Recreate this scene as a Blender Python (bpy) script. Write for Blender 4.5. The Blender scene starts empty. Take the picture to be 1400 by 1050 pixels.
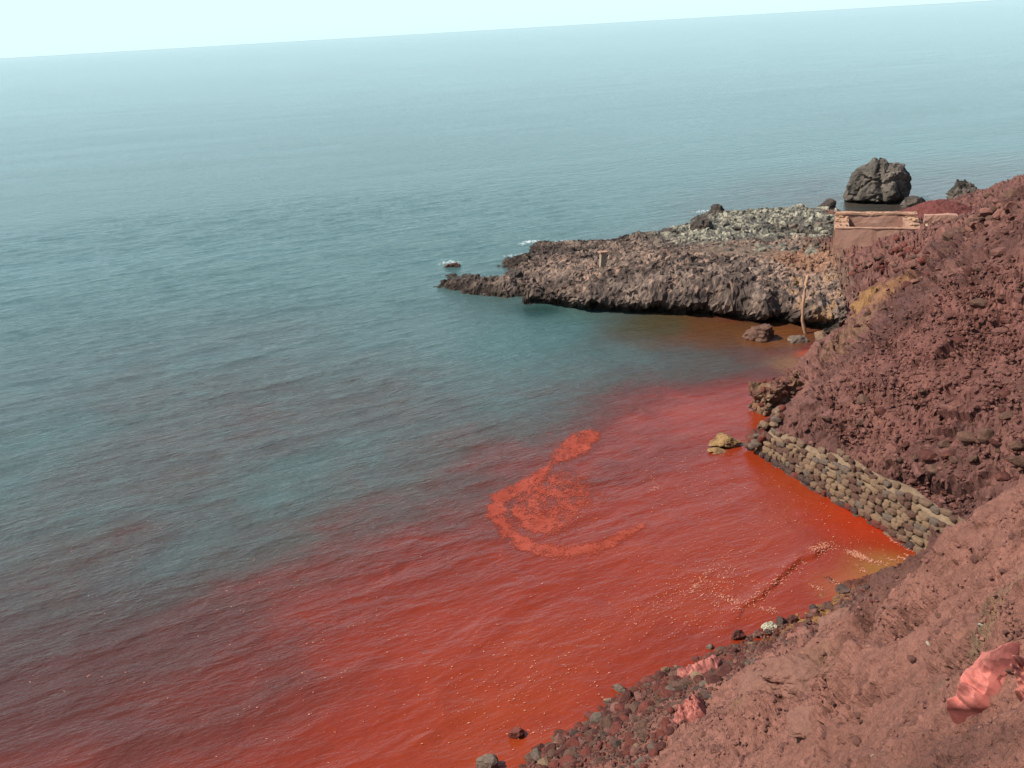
import bpy, bmesh, math, random
import numpy as np
from mathutils import Vector, Matrix
rng = np.random.RandomState(7); random.seed(7)
S = bpy.context.scene
COL = S.collection

# ------------------------------------------------------------------ camera, world, sun, exposure
CH = 15.0; FP = 1316.0; PITCH = math.radians(20.25); ROLL = math.radians(3.35)
cam = bpy.data.cameras.new('camera'); co = bpy.data.objects.new('camera', cam); COL.objects.link(co)
cam.sensor_width = 36; cam.lens = 36 * FP / 1400; cam.clip_start = 0.1; cam.clip_end = 60000
F = Vector((0, math.cos(PITCH), -math.sin(PITCH))); U0 = Vector((0, math.sin(PITCH), math.cos(PITCH))); R0 = Vector((1, 0, 0))
R = R0 * math.cos(ROLL) - U0 * math.sin(ROLL); U = U0 * math.cos(ROLL) + R0 * math.sin(ROLL)
M = Matrix.Identity(4)
for i in range(3): M[i][0] = R[i]; M[i][1] = U[i]; M[i][2] = -F[i]
M[2][3] = CH
co.matrix_world = M
S.camera = co
SUN = Vector((-0.66, -0.12, 0.76)).normalized()
w = bpy.data.worlds.new('World'); S.world = w; w.use_nodes = True
nt = w.node_tree; bg = nt.nodes['Background']
sky = nt.nodes.new('ShaderNodeTexSky'); sky.sky_type = 'NISHITA'; sky.sun_disc = False
sky.sun_elevation = math.asin(SUN.z); sky.sun_rotation = math.atan2(SUN.x, SUN.y)
sky.air_density = 1.0; sky.dust_density = 0.6; sky.ozone_density = 1.0; sky.altitude = 0
hz = nt.nodes.new('ShaderNodeMix'); hz.data_type = 'RGBA'
tc = nt.nodes.new('ShaderNodeTexCoord'); sx = nt.nodes.new('ShaderNodeSeparateXYZ'); nt.links.new(tc.outputs['Generated'], sx.inputs[0])
mr = nt.nodes.new('ShaderNodeMapRange'); mr.interpolation_type = 'SMOOTHSTEP'; nt.links.new(sx.outputs[2], mr.inputs[0])
for i_, v_ in enumerate((0.0, 0.62, 0.85, 0.05)): mr.inputs[i_ + 1].default_value = v_
nt.links.new(mr.outputs[0], hz.inputs[0])
nt.links.new(sky.outputs[0], hz.inputs[6]); hz.inputs[7].default_value = (5.0, 6.0, 6.4, 1)      # milky summer haze over the whole sky
tn = nt.nodes.new('ShaderNodeMix'); tn.data_type = 'RGBA'; tn.blend_type = 'MULTIPLY'; tn.inputs[0].default_value = 1
nt.links.new(hz.outputs[2], tn.inputs[6]); tn.inputs[7].default_value = (0.84, 0.98, 1.0, 1)
nt.links.new(tn.outputs[2], bg.inputs[0]); bg.inputs[1].default_value = 0.125
sl = bpy.data.lights.new('sun', 'SUN'); sl.energy = 4.6; sl.angle = math.radians(0.6); sl.color = (1, 0.95, 0.86)
so = bpy.data.objects.new('sun', sl); COL.objects.link(so); so.rotation_euler = SUN.to_track_quat('Z', 'Y').to_euler()
S.view_settings.view_transform = 'Standard'; S.view_settings.look = 'None'; S.view_settings.gamma = 1
S.view_settings.exposure = 0.6; S.view_settings.use_curve_mapping = False
S.render.engine = 'CYCLES'; S.cycles.max_bounces = 5; S.cycles.volume_bounces = 0

# ------------------------------------------------------------------ helpers: image coordinates (pixel ray from the camera + height -> ground point)
def W(x, y, z=0.0):
    d = F + R * ((x - 700) / FP) + U * ((525 - y) / FP)
    t = (z - CH) / d.z
    return np.array([d.x * t, d.y * t, z])
def WY(x, y, Y):
    d = F + R * ((x - 700) / FP) + U * ((525 - y) / FP)
    t = Y / d.y
    return np.array([d.x * t, Y, CH + d.z * t])
def WA(pts, z=0.0): return np.array([W(p[0], p[1], z)[:2] for p in pts])

# ------------------------------------------------------------------ helpers: noise
def _h(ix, iy, iz, s):
    a = (ix.astype(np.int64) * 73856093) ^ (iy.astype(np.int64) * 19349663) ^ (iz.astype(np.int64) * 83492791) ^ (s * 2654435 + 977)
    a = (a ^ (a >> 13)) * 1274126177 & 0x7fffffff
    a = (a ^ (a >> 16)) * 1103515245 & 0x7fffffff
    return ((a >> 8) & 0xffff) / 65535.0
def vn3(x, y, z, s=0):
    ix = np.floor(x); iy = np.floor(y); iz = np.floor(z)
    fx = x - ix; fy = y - iy; fz = z - iz
    fx = fx * fx * (3 - 2 * fx); fy = fy * fy * (3 - 2 * fy); fz = fz * fz * (3 - 2 * fz)
    r = 0
    for a in (0, 1):
        for b in (0, 1):
            for c in (0, 1):
                r = r + _h(ix + a, iy + b, iz + c, s) * (fx if a else 1 - fx) * (fy if b else 1 - fy) * (fz if c else 1 - fz)
    return r * 2 - 1
def vn2(x, y, s=0):
    ix = np.floor(x); iy = np.floor(y); fx = x - ix; fy = y - iy
    fx = fx * fx * (3 - 2 * fx); fy = fy * fy * (3 - 2 * fy); z = np.zeros_like(ix)
    r = _h(ix, iy, z, s) * (1 - fx) * (1 - fy) + _h(ix + 1, iy, z, s) * fx * (1 - fy) + _h(ix, iy + 1, z, s) * (1 - fx) * fy + _h(ix + 1, iy + 1, z, s) * fx * fy
    return r * 2 - 1
def fbm2(x, y, o=4, s=0, g=0.5):
    r = 0; a = 1; t = 0
    for i in range(o):
        c, q = math.cos(i * 1.1), math.sin(i * 1.1)
        r = r + a * vn2((x * c - y * q) * 2 ** i + 13.7 * i, (x * q + y * c) * 2 ** i - 7.1 * i, s + i); t += a; a *= g
    return r / t
def fbm3(x, y, z, o=4, s=0, g=0.5):
    r = 0; a = 1; t = 0
    for i in range(o):
        r = r + a * vn3(x * 2 ** i + 3.7 * i, y * 2 ** i + 9.2 * i, z * 2 ** i - 5.1 * i, s + i); t += a; a *= g
    return r / t
def wor2(x, y, s=0):
    ix = np.floor(x); iy = np.floor(y); f1 = np.full_like(x, 9.0); f2 = np.full_like(x, 9.0); cid = np.zeros_like(x); z = np.zeros_like(ix)
    for a in (-1, 0, 1):
        for b in (-1, 0, 1):
            cx = ix + a; cy = iy + b
            px = cx + _h(cx, cy, z, s); py = cy + _h(cx, cy, z, s + 51)
            d = np.hypot(px - x, py - y); k = d < f1
            f2 = np.where(k, f1, np.minimum(f2, d)); cid = np.where(k, _h(cx, cy, z, s + 99), cid); f1 = np.where(k, d, f1)
    return f1, f2, cid
def wor3(x, y, z, s=0):
    ix = np.floor(x); iy = np.floor(y); iz = np.floor(z); f1 = np.full_like(x, 9.0); f2 = np.full_like(x, 9.0)
    for a in (-1, 0, 1):
        for b in (-1, 0, 1):
            for c in (-1, 0, 1):
                cx = ix + a; cy = iy + b; cz = iz + c
                d = np.sqrt((cx + _h(cx, cy, cz, s) - x) ** 2 + (cy + _h(cx, cy, cz, s + 5) - y) ** 2 + (cz + _h(cx, cy, cz, s + 9) - z) ** 2)
                f2 = np.minimum(f2, np.maximum(f1, d)); f1 = np.minimum(f1, d)
    return f1, f2
def sst(a, b, x):
    t = np.clip((x - a) / (b - a), 0, 1); return t * t * (3 - 2 * t)
def seg_dist(X, Y, P):
    """distance to polyline P, side sign and parameter"""
    best = np.full_like(X, 1e9); sg = np.zeros_like(X); par = np.zeros_like(X); n = len(P) - 1
    for i in range(n):
        ax, ay = P[i][:2]; bx, by = P[i + 1][:2]; dx, dy = bx - ax, by - ay; L = dx * dx + dy * dy + 1e-9
        t = np.clip(((X - ax) * dx + (Y - ay) * dy) / L, 0, 1); ex = X - ax - t * dx; ey = Y - ay - t * dy
        d = np.hypot(ex, ey); k = d < best
        best = np.where(k, d, best); sg = np.where(k, np.sign(dx * ey - dy * ex), sg); par = np.where(k, (i + t) / n, par)
    return best, sg, par
def inpoly(X, Y, P):
    r = np.zeros(X.shape, bool); n = len(P)
    for i in range(n):
        x1, y1 = P[i][:2]; x2, y2 = P[(i + 1) % n][:2]
        c = ((y1 > Y) != (y2 > Y)); xx = (x2 - x1) * (Y - y1) / ((y2 - y1) if y2 != y1 else 1e-9) + x1
        r ^= c & (X < xx)
    return r

def roughen(P, n, m, fn):
    """push the points of an n x m grid along their normals by fn(x, y, z)"""
    G = P.reshape(n, m, 3); a = np.gradient(G, axis=0); b = np.gradient(G, axis=1); N = np.cross(a, b).reshape(-1, 3)
    N /= np.linalg.norm(N, axis=1)[:, None] + 1e-9; N *= np.where(N[:, 2:3] < -0.3, -1, 1)
    return P + N * fn(P[:, 0], P[:, 1], P[:, 2])[:, None]

# ------------------------------------------------------------------ helpers: meshes and materials
def mesh_np(name, V, Fc, cols=None, smooth=True, mat=None):
    me = bpy.data.meshes.new(name); Fc = np.asarray(Fc, np.int32); k = Fc.shape[1]
    me.vertices.add(len(V)); me.vertices.foreach_set('co', np.asarray(V, np.float32).ravel())
    me.loops.add(Fc.size); me.loops.foreach_set('vertex_index', Fc.ravel())
    me.polygons.add(len(Fc)); me.polygons.foreach_set('loop_start', np.arange(0, Fc.size, k, dtype=np.int32))
    me.polygons.foreach_set('loop_total', np.full(len(Fc), k, np.int32))
    me.polygons.foreach_set('use_smooth', np.full(len(Fc), smooth, bool))
    me.update(calc_edges=True)
    if cols is not None:
        for nm, c in cols.items():
            c = np.asarray(c, np.float32)
            if c.ndim == 1:
                a = me.attributes.new(nm, 'FLOAT', 'POINT'); a.data.foreach_set('value', c)
            else:
                if c.shape[1] == 3: c = np.hstack([c, np.ones((len(c), 1), np.float32)])
                a = me.attributes.new(nm, 'FLOAT_COLOR', 'POINT'); a.data.foreach_set('color', c.ravel())
    if mat: me.materials.append(mat)
    return me
def obj(name, me, parent=None, label=None, cat=None, group=None, kind=None, loc=None):
    o = bpy.data.objects.new(name, me); COL.objects.link(o)
    if parent: o.parent = parent
    if label: o['label'] = label
    if cat: o['category'] = cat
    if group: o['group'] = group
    if kind: o['kind'] = kind
    if loc is not None: o.location = loc
    return o
def grid_faces(n, m, keep=None):
    i = np.arange(n - 1)[:, None] * m + np.arange(m - 1)[None, :]
    f = np.stack([i, i + 1, i + m + 1, i + m], -1).reshape(-1, 4)
    return f if keep is None else f[keep.ravel()]
class NT:
    def __init__(s, name):
        s.m = bpy.data.materials.new(name); s.m.use_nodes = True; s.t = s.m.node_tree; s.p = s.t.nodes['Principled BSDF']
    def n(s, ty, **k):
        x = s.t.nodes.new('ShaderNode' + ty)
        for a, b in k.items():
            if a.startswith('i_'): x.inputs[a[2:].replace('_', ' ')].default_value = b
            else: setattr(x, a, b)
        return x
    def l(s, a, b): s.t.links.new(a, b)
    def noise(s, scale, detail=4, rough=0.6, vec=None, dist=0.0):
        x = s.n('TexNoise'); x.inputs['Scale'].default_value = scale; x.inputs['Detail'].default_value = detail
        x.inputs['Roughness'].default_value = rough; x.inputs['Distortion'].default_value = dist
        if vec: s.l(vec, x.inputs['Vector'])
        return x.outputs['Fac']
    def geo(s): return s.n('NewGeometry').outputs['Position']
    def mr(s, v, a, b, c, d):
        x = s.n('MapRange'); s.l(v, x.inputs[0])
        for i, q in enumerate((a, b, c, d)): x.inputs[i + 1].default_value = q
        return x.outputs[0]
    def math(s, op, a, b):
        x = s.n('Math', operation=op)
        for i, q in enumerate((a, b)):
            if isinstance(q, (int, float)): x.inputs[i].default_value = q
            else: s.l(q, x.inputs[i])
        return x.outputs[0]
    def mix(s, fac, a, b, mode='MIX'):
        x = s.n('Mix', data_type='RGBA', blend_type=mode)
        for sock, q in ((x.inputs[0], fac), (x.inputs[6], a), (x.inputs[7], b)):
            if isinstance(q, (int, float)): sock.default_value = q
            elif isinstance(q, tuple): sock.default_value = (*q, 1)
            else: s.l(q, sock)
        return x.outputs[2]
    def bump(s, h, strength, dist, normal=None):
        x = s.n('Bump'); x.inputs['Strength'].default_value = strength; x.inputs['Distance'].default_value = dist
        s.l(h, x.inputs['Height'])
        if normal: s.l(normal, x.inputs['Normal'])
        return x.outputs[0]
def earth_mat(name, base=None, attr=None, var=0.35, bscale=(9, 45), bstr=0.5, rough=0.95, tint=None, objspace=False, bdist=0.02, speck=None):
    k = NT(name)
    if objspace: pos = k.n('TexCoord').outputs['Object']
    else: pos = k.geo()
    n1 = k.noise(bscale[0], 5, 0.65, pos); n2 = k.noise(bscale[1], 4, 0.7, pos)
    if attr: c = k.n('Attribute', attribute_name=attr).outputs['Color']
    else: c = k.mix(0.0, base, base)
    if tint: c = k.mix(k.mr(k.noise(bscale[0] * 0.35, 4, 0.6, pos), 0.42, 0.62, 0, 0.8), c, tint)
    sc = k.math('ADD', k.math('MULTIPLY', n1, var * 2), k.math('MULTIPLY', n2, var * 1.6))
    sc = k.math('ADD', sc, 1 - var * 1.8)
    hs = k.n('VectorMath', operation='SCALE'); k.l(c, hs.inputs[0]); k.l(sc, hs.inputs['Scale'])
    out = hs.outputs[0]
    if speck:
        v = k.noise(bscale[1] * 0.6, 2, 0.5, pos); out = k.mix(k.mr(v, 0.66, 0.72, 0, 0.75), out, speck)
    k.l(out, k.p.inputs['Base Color']); k.p.inputs['Roughness'].default_value = rough
    k.p.inputs['Specular IOR Level'].default_value = 0.15
    h = k.math('ADD', n1, k.math('MULTIPLY', n2, 0.45))
    k.l(k.bump(h, bstr, bdist), k.p.inputs['Normal'])
    return k.m

# ------------------------------------------------------------------ control points (image pixels with guessed heights, world points) -> base height field
C = []
def add(p, z): C.append((*W(p[0], p[1], z)[:2], z))
def aw(x, y, z): C.append((x, y, z))
for q in [(1400,1050,12.4),(1300,1050,11.1),(1200,1050,9.4),(1100,1050,7.2),(1000,1050,4.6),(900,1050,2.2),(810,1050,0.8),
          (1400,900,12.0),(1300,900,10.8),(1200,900,8.0),(1150,900,5.6),(1100,900,3.9),(1040,920,2.3),(1000,970,2.5),(950,1000,1.9),
          (1400,780,11.6),(1300,800,9.9),(1230,830,7.3),(1160,840,3.9),(1110,870,1.7),(1085,880,1.2),(1200,960,8.7),(1100,970,5.3),
          (1400,655,11.0),(1350,690,10.0),(1300,722,8.7),(1255,755,7.2),(1210,790,5.2),(1170,828,2.4),(980,930,0.8),(880,980,0.6),
          (1200,818,0.5)]: add(q[:2], q[2])
SH = [(720,1042),(780,1000),(850,950),(900,922),(960,898),(1030,868),(1090,848),(1150,815)]
for p in SH: add(p, 0.0)
for x, y, z in [(6.4,23.5,-.5),(8.5,25.5,-.6),(3.5,21.5,-.7),(1,19.8,-.8),(-1.5,18.5,-.8),(-1.5,16.2,0),(-6,12.5,0),(-8,15,-1.2),(-12,8,0),
                (0,0,13.2),(2,0,13.4),(0,3,10.8),(0,6,7.6),(0,10,3.8),(0,14,0.8),(-5,0,12),(-5,5,6),(-6,9,2),(-12,0,8),(5,0,13.5),(12,0,14),(5,4,12.3),(9,5,12),(14,8,12),(-10,-8,13),(10,-8,15),(25,5,16),
                (6.3,9.9,8.6),(7.3,12.8,6.3),(8.6,15.6,3.9),(9.8,18.5,2.4),(9.6,21.5,0.8),(8.9,23.6,0.0),(10.3,24.2,-0.3),(10.5,21.5,1.3),(9.5,13,7.4),(12,13,8),
                (13,17,6.6),(16,16,10),(20,20,13),(11.3,18.6,4.3)]: aw(x, y, z)
# slope above the stone wall: contour offsets
XS = [(41.3,14.7,0.2),(38.6,11.2,0.1),(36.5,10.9,0.2),(34.8,10.3,0.3),(32.0,9.6,1.35),(29.0,10.7,1.5),(26.5,11.8,1.6),(24.0,12.7,1.7),(21.5,13.4,2.2)]
for y, x, z in XS:
    aw(x, y, z)
    for d in (2.2, 5, 8, 12): aw(x + d, y, z + 0.93 * d * (1 - 0.006 * d))
for y, x in [(43.6,14.2),(41,13.4),(39,9.9),(37,8.8),(35,8.4),(32.5,7.6),(30,8.2),(27.5,9.3),(25.5,10.4)]: aw(x, y, -0.7)
for q in [(1150,458,.8),(1200,400,3.0),(1250,352,4.6),(1300,316,5.6),(1350,290,6.3),(1400,262,7.2)]: add(q[:2], q[2])
for x, y, z in [(17,45.5,0.9),(20,46,2.4),(24,47,3.6),(28,49,5.0),(27,44,8.6),(34,52,8),(40,60,8),(30,30,20)]: aw(x, y, z)
for q in [(1150,400,1.2),(1180,425,1.1),(1180,385,1.9),(1220,348,2.9),(1250,330,3.4),(1300,309,3.9),(1240,312,3.0),(1265,303,2.7),(1325,300,2.8),(1345,286,2.5),(1365,278,3.0)]: add(q[:2], q[2])
# headland
for p in [(600,395),(640,403),(690,408),(720,414),(760,427),(830,433),(900,434),(960,438),(1000,441),(1060,447),(1110,455),(1138,470)]:
    add(p, 0.0); a = W(p[0], p[1], 0); aw(a[0] - 0.25, a[1] - 1.2, -1.3)
for q in [(620,385,.35),(650,382,.5),(690,388,.7),(720,392,1.0),(760,400,.8),(800,402,1.0),(850,398,1.25),(900,398,1.35),(950,400,1.4),(1000,404,1.4),(1050,412,1.3),(1100,420,1.15),(1130,430,.9),(850,376,1.65),(900,376,1.85),(950,376,1.9),(1000,380,1.9),(1050,388,1.7),(1100,392,1.5),(1130,400,1.35),
          (700,368,.6),(760,372,1.2),(800,360,1.3),(850,362,1.9),(900,358,2.2),(950,352,2.3),(1000,362,2.2),(1050,365,1.9),(1100,370,1.7),(1133,374,1.5),(1140,385,1.5),
          (720,352,.45),(760,346,.5),(820,343,.8),(870,338,.9),(930,330,.9),(960,315,.8),(1000,325,1.1),(1050,325,1.3),(1100,325,1.2),(1000,302,.8),(1050,302,.8),(1100,299,.8),(1138,298,.7),
          (740,334,.3),(770,334,.3),(728,344,-.5),(745,343,-.4),(703,349,-.4),(676,386,-.45),(673,378,-.35),(677,396,-.5),(900,330,.8)]: add(q[:2], q[2])
for p in [(615,376),(650,366),(700,355),(722,346),(718,336),(745,329),(800,332),(860,326),(900,318),(932,310),(945,300),(985,290),(1050,292),(1100,290),(1145,292),(1190,297),(1235,297),(1246,284),(1300,281),(1350,272)]:
    add(p, -0.02); a = W(p[0], p[1], 0); aw(a[0] - 0.6, a[1] + 2.0, -1.3)
for x_, y_ in [(9.5,44.8),(12,43.2),(8,46),(5,47.5),(2,49.5),(13.2,44.6),(10.5,42),(12.2,45.4)]: aw(x_, y_, -1.5)
aw(22.5, 64, 0.3); aw(22, 60, 1.3); aw(20, 68, .3)
C = np.array(C)
for X_, Y_ in [(-25,25),(-25,60),(-10,45),(-10,75),(10,90),(30,95),(50,95),(0,40),(4,32),(-4,25),(-15,35),(6,45),(3,27)]: C = np.vstack([C, (X_, Y_, -2.5)])
C = np.vstack([C, (60, 70, 8), (60, 30, 28), (48, 80, 3)])
def solve_rbf(P, v, e, sm):
    D = np.sqrt(((P[:, None] - P[None]) ** 2).sum(-1) + e * e); n = len(P)
    A = np.zeros((n + 3, n + 3)); A[:n, :n] = D - sm * np.eye(n); A[:n, n] = 1; A[:n, n + 1:n + 3] = P; A[n:, :n] = A[:n, n:].T
    b = np.zeros((n + 3,) + v.shape[1:]); b[:n] = v
    return np.linalg.lstsq(A, b, rcond=None)[0]
def eval_rbf(P, w_, X, Y, e):
    n = len(P); r = w_[n] + X[:, None] * w_[n + 1] + Y[:, None] * w_[n + 2] if w_.ndim > 1 else w_[n] + X * w_[n + 1] + Y * w_[n + 2]
    for i in range(n):
        d = np.sqrt((X - P[i, 0]) ** 2 + (Y - P[i, 1]) ** 2 + e * e)
        r = r + (d[:, None] * w_[i] if w_.ndim > 1 else d * w_[i])
    return r
GX0, GY0, GS = -30.0, -12.0, 0.2
gx = np.arange(GX0, 65, GS); gy = np.arange(GY0, 100, GS)
wz = solve_rbf(C[:, :2], C[:, 2], 0.35, 0.02)
mx, my = np.meshgrid(gx, gy, indexing='ij')
BASE = eval_rbf(C[:, :2], wz, mx.ravel(), my.ravel(), 0.35).reshape(mx.shape)
BASE = np.maximum(BASE, -3.0)
def bil(G, x, y):
    u = np.clip((x - GX0) / GS, 0, G.shape[0] - 1.001); v = np.clip((y - GY0) / GS, 0, G.shape[1] - 1.001)
    i = u.astype(int); j = v.astype(int); a = u - i; b = v - j
    return G[i, j] * (1 - a) * (1 - b) + G[i + 1, j] * a * (1 - b) + G[i, j + 1] * (1 - a) * b + G[i + 1, j + 1] * a * b
def base(x, y): return bil(BASE, np.asarray(x, float), np.asarray(y, float))
RT = np.concatenate([np.arange(1.5, 12, 0.02), np.arange(12, 40, 0.04), np.arange(40, 110, 0.06)])
def hit(px, py, fn=None, rmax=110):
    """ground point met by the camera ray through an image pixel"""
    fn = fn or base
    d = F + R * ((px - 700) / FP) + U * ((525 - py) / FP)
    t = RT[RT < rmax]
    x = d.x * t; y = d.y * t; z = CH + d.z * t
    g = np.maximum(fn(x, y), 0.0) if fn is base else fn(x, y)
    k = np.argmax(z <= g)
    return np.array([x[k], y[k], z[k]])

# ------------------------------------------------------------------ detailed ground height
CRACKS = [([(1098,893),(1120,882),(1133,868)], .12, .30), ([(1133,868),(1130,855),(1134,843)], .14, .28), ([(1160,905),(1166,885),(1160,870)], .16, .40), ([(1140,938),(1156,922),(1160,905)], .16, .45),
          ([(1160,905),(1180,900),(1193,908)], .10, .20), ([(1155,860),(1172,850),(1183,846)], .08, .14), ([(1105,972),(1116,985)], .07, .15), ([(1280,905),(1300,922),(1315,918),(1320,905)], .04, .06),
          ([(1140,965),(1160,978),(1185,965)], .06, .14), ([(1020,955),(1050,935),(1085,925)], .08, .16), ([(1180,990),(1210,975),(1240,978)], .06, .12), ([(1210,880),(1240,868),(1262,850)], .07, .14)]
LEDGES = [([(1225,500),(1262,490),(1300,478),(1345,470)], .30, .30), ([(1300,455),(1340,445),(1390,425)], .30, .28), ([(1120,575),(1160,590),(1210,600)], .25, .24), ([(1225,650),(1265,668),(1310,672),(1370,640)], .28, .34),
          ([(1170,455),(1210,470),(1225,490)], .22, .22), ([(1315,575),(1350,560),(1375,548)], .20, .24), ([(1330,345),(1355,352)], .25, .25), ([(1320,300),(1370,290),(1400,300)], .35, .30), ([(1240,545),(1290,530),(1330,505)], .18, .16), ([(1270,400),(1310,385),(1350,392)], .22, .2), ([(1150,520),(1185,535),(1200,560)], .2, .22)]
CRACKS = [(P, wd * 1.6, dp * 2.1) for P, wd, dp in CRACKS] + LEDGES
CRW = [(np.array([hit(*p)[:2] for p in P]), wd, dp) for P, wd, dp in CRACKS]
LUMPS = [((1115,862), .6, .10), ((1100,925), 1.2, .18), ((1060,960), .9, .2), ((1175,935), .5, .22), ((1250,840), .8, .18), ((1190,965), .5, .18), ((1030,1000), .6, .18), ((1215,870),.7,.15)]
LW = [(hit(*p)[:2], r_, h_) for p, r_, h_ in LUMPS]
def near_mask(x, y): return 1 - sst(0.0, 2.5, (y - 16.5) + (x - 8.5) * 0.9)      # near spur versus the far slope
def far_mask(x, y): return sst(42.5, 46.5, y)
def detail(x, y, b):
    nm = near_mask(x, y); fm = far_mask(x, y)
    q = np.hypot(x, y)
    wx = x + 0.35 * fbm2(x * .8, y * .8, 3, 5); wy = y + 0.35 * fbm2(x * .8, y * .8, 3, 9)
    a = 0.30 * fbm2(x * .35, y * .35, 3, 11) + 0.15 * fbm2(wx * 1.1, wy * 1.1, 4, 21)
    # near spur: caked soil with small clods
    c1, c2, ci = wor2(wx * 2.6, wy * 2.6, 3)
    e1, e2, ei = wor2(wx * 8, wy * 8, 4)
    cl = sst(-.1, .45, fbm2(x * .9, y * .9, 3, 31))
    near = 0.09 * fbm2(wx * 3, wy * 3, 5, 41, .55) + cl * (0.09 * (ci - .2) * sst(.0, .3, c2 - c1) + 0.035 * ei * sst(0, .35, e2 - e1)) + 0.015 * fbm2(x * 22, y * 22, 3, 51)
    near = near + 0.10 * np.abs(fbm2(x * 1.2 + y * .5, y * .7 - x * .4, 4, 61))
    t = b * 1.5 + x * .3 + 1.6 * fbm2(x * .5, y * .5, 4, 71)
    saw = (t - np.floor(t))
    # main slope: cemented rubble, ledges
    d1, d2, di = wor2(wx * 1.9, wy * 1.4, 7); g1, g2, gi = wor2(wx * 4.6, wy * 3.4, 8); h1, h2, hi_ = wor2(wx * 10, wy * 7.5, 13)
    m1 = sst(.0, .4, fbm2(x * .45 + 9, y * .3, 3, 81)); m2 = sst(-.05, .35, fbm2(x * .8, y * .6, 3, 91))
    led = -0.30 * sst(.0, .8, saw) * (0.25 + 0.75 * m1)
    main = led + m1 * 0.24 * (di - .25) * sst(0, .25, d2 - d1) + m2 * 0.13 * (gi ** 1.3) * sst(0, .28, g2 - g1) + (.3 + .7 * m2) * 0.06 * hi_ * sst(0, .3, h2 - h1) + 0.07 * fbm2(wx * 2.5, wy * 2.5, 5, 101, .55)
    fr = 0.30 * (gi - .2) * sst(0, .3, g2 - g1) + .35 * (di - .3) * sst(0, .25, d2 - d1) * sst(3.5, 6, b) + 0.18 * fbm2(wx * 2, wy * 2, 5, 111, .6) + .1 * hi_
    dd = a + near * nm + (main * (1 - fm) + fr * fm) * (1 - nm)
    shore = sst(-.2, .9, b)
    r = b + dd * (0.25 + 0.75 * shore)
    for P, wd, dp in CRW:
        k = (np.abs(x - P[:, 0].mean()) < 5) & (np.abs(y - P[:, 1].mean()) < 5)
        if k.any():
            ds, sg, pr = seg_dist(x[k] + .5 * wd * fbm2(x[k] * 5, y[k] * 5, 3, 5), y[k] + 1.4 * wd * fbm2(x[k] * 3, y[k] * 3, 3, 6), P)
            r[k] += np.where(ds < wd * 3, -1.7 * dp * np.exp(-(ds / wd) ** 2 * 2.5) * np.sqrt(np.clip(np.sin(np.pi * np.clip(pr, .03, .97)), .1, 1)), 0)
    for p, rr, hh in LW:
        ds = np.hypot(x - p[0], y - p[1]) / rr * (1 + .35 * fbm2(x * 1.6, y * 1.6, 2, 8))
        r = r + hh * (1 - sst(.55, 1.05, ds)) * nm
    return r
def ground(x, y):
    x = np.atleast_1d(np.asarray(x, float)); y = np.atleast_1d(np.asarray(y, float))
    return detail(x, y, base(x, y))

# ------------------------------------------------------------------ setting: hillside
az = np.radians(np.concatenate([np.linspace(-100, -6, 40), np.linspace(-5.6, 36, 620), np.linspace(37, 110, 50)]))
rr_ = np.concatenate([[0.3, .8], np.geomspace(1.5, 112, 1050)])
A_, R_ = np.meshgrid(az, rr_, indexing='ij')
X = (R_ * np.sin(A_)).ravel(); Y = (R_ * np.cos(A_)).ravel()
B = base(X, Y)
def lifted(x, y):
    b = base(x, y); z = detail(x, y, b); e = .45
    dx = (base(x + e, y) - base(x - e, y)) / (2 * e); dy = (base(x, y + e) - base(x, y - e)) / (2 * e)
    n = np.sqrt(1 + dx * dx + dy * dy); d = (z - b)
    return x - dx / n * d, y - dy / n * d, b + d / n
XL, YL, Z = lifted(X, Y)
kz = (Z > -0.9).reshape(A_.shape)
HEADX = lambda y: 16.2 + np.clip((y - 44) * .28, 0, 2.3)
def is_head(x, y): return (x < HEADX(y) - .15) & (y > 44.6)
_w0 = W(1043, 628, 0); _w1 = W(1262, 762, 0); _d = (_w1 - _w0)[:2]; _d /= np.linalg.norm(_d); _u = (X - _w0[0]) * _d[0] + (Y - _w0[1]) * _d[1]; _v = (X - _w0[0]) * -_d[1] + (Y - _w0[1]) * _d[0]
kz &= ~((_u > -2.2) & (_u < 0) & (_v < .15) & (_v > -3)).reshape(A_.shape)
kz &= ~((_u > -.9) & (_u < 7.7) & (_v < .22) & (_v > -3)).reshape(A_.shape)      # the wall stands here, water in front of it
kz &= ~((B < -.15) & (Y > 40.5) & (X < 17)).reshape(A_.shape)
kz &= ~(is_head(X, Y) | ((Y > 58.5) & (X < 24.5))).reshape(A_.shape)
keep = kz[:-1, :-1] & kz[1:, 1:] & kz[1:, :-1] & kz[:-1, 1:]
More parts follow.
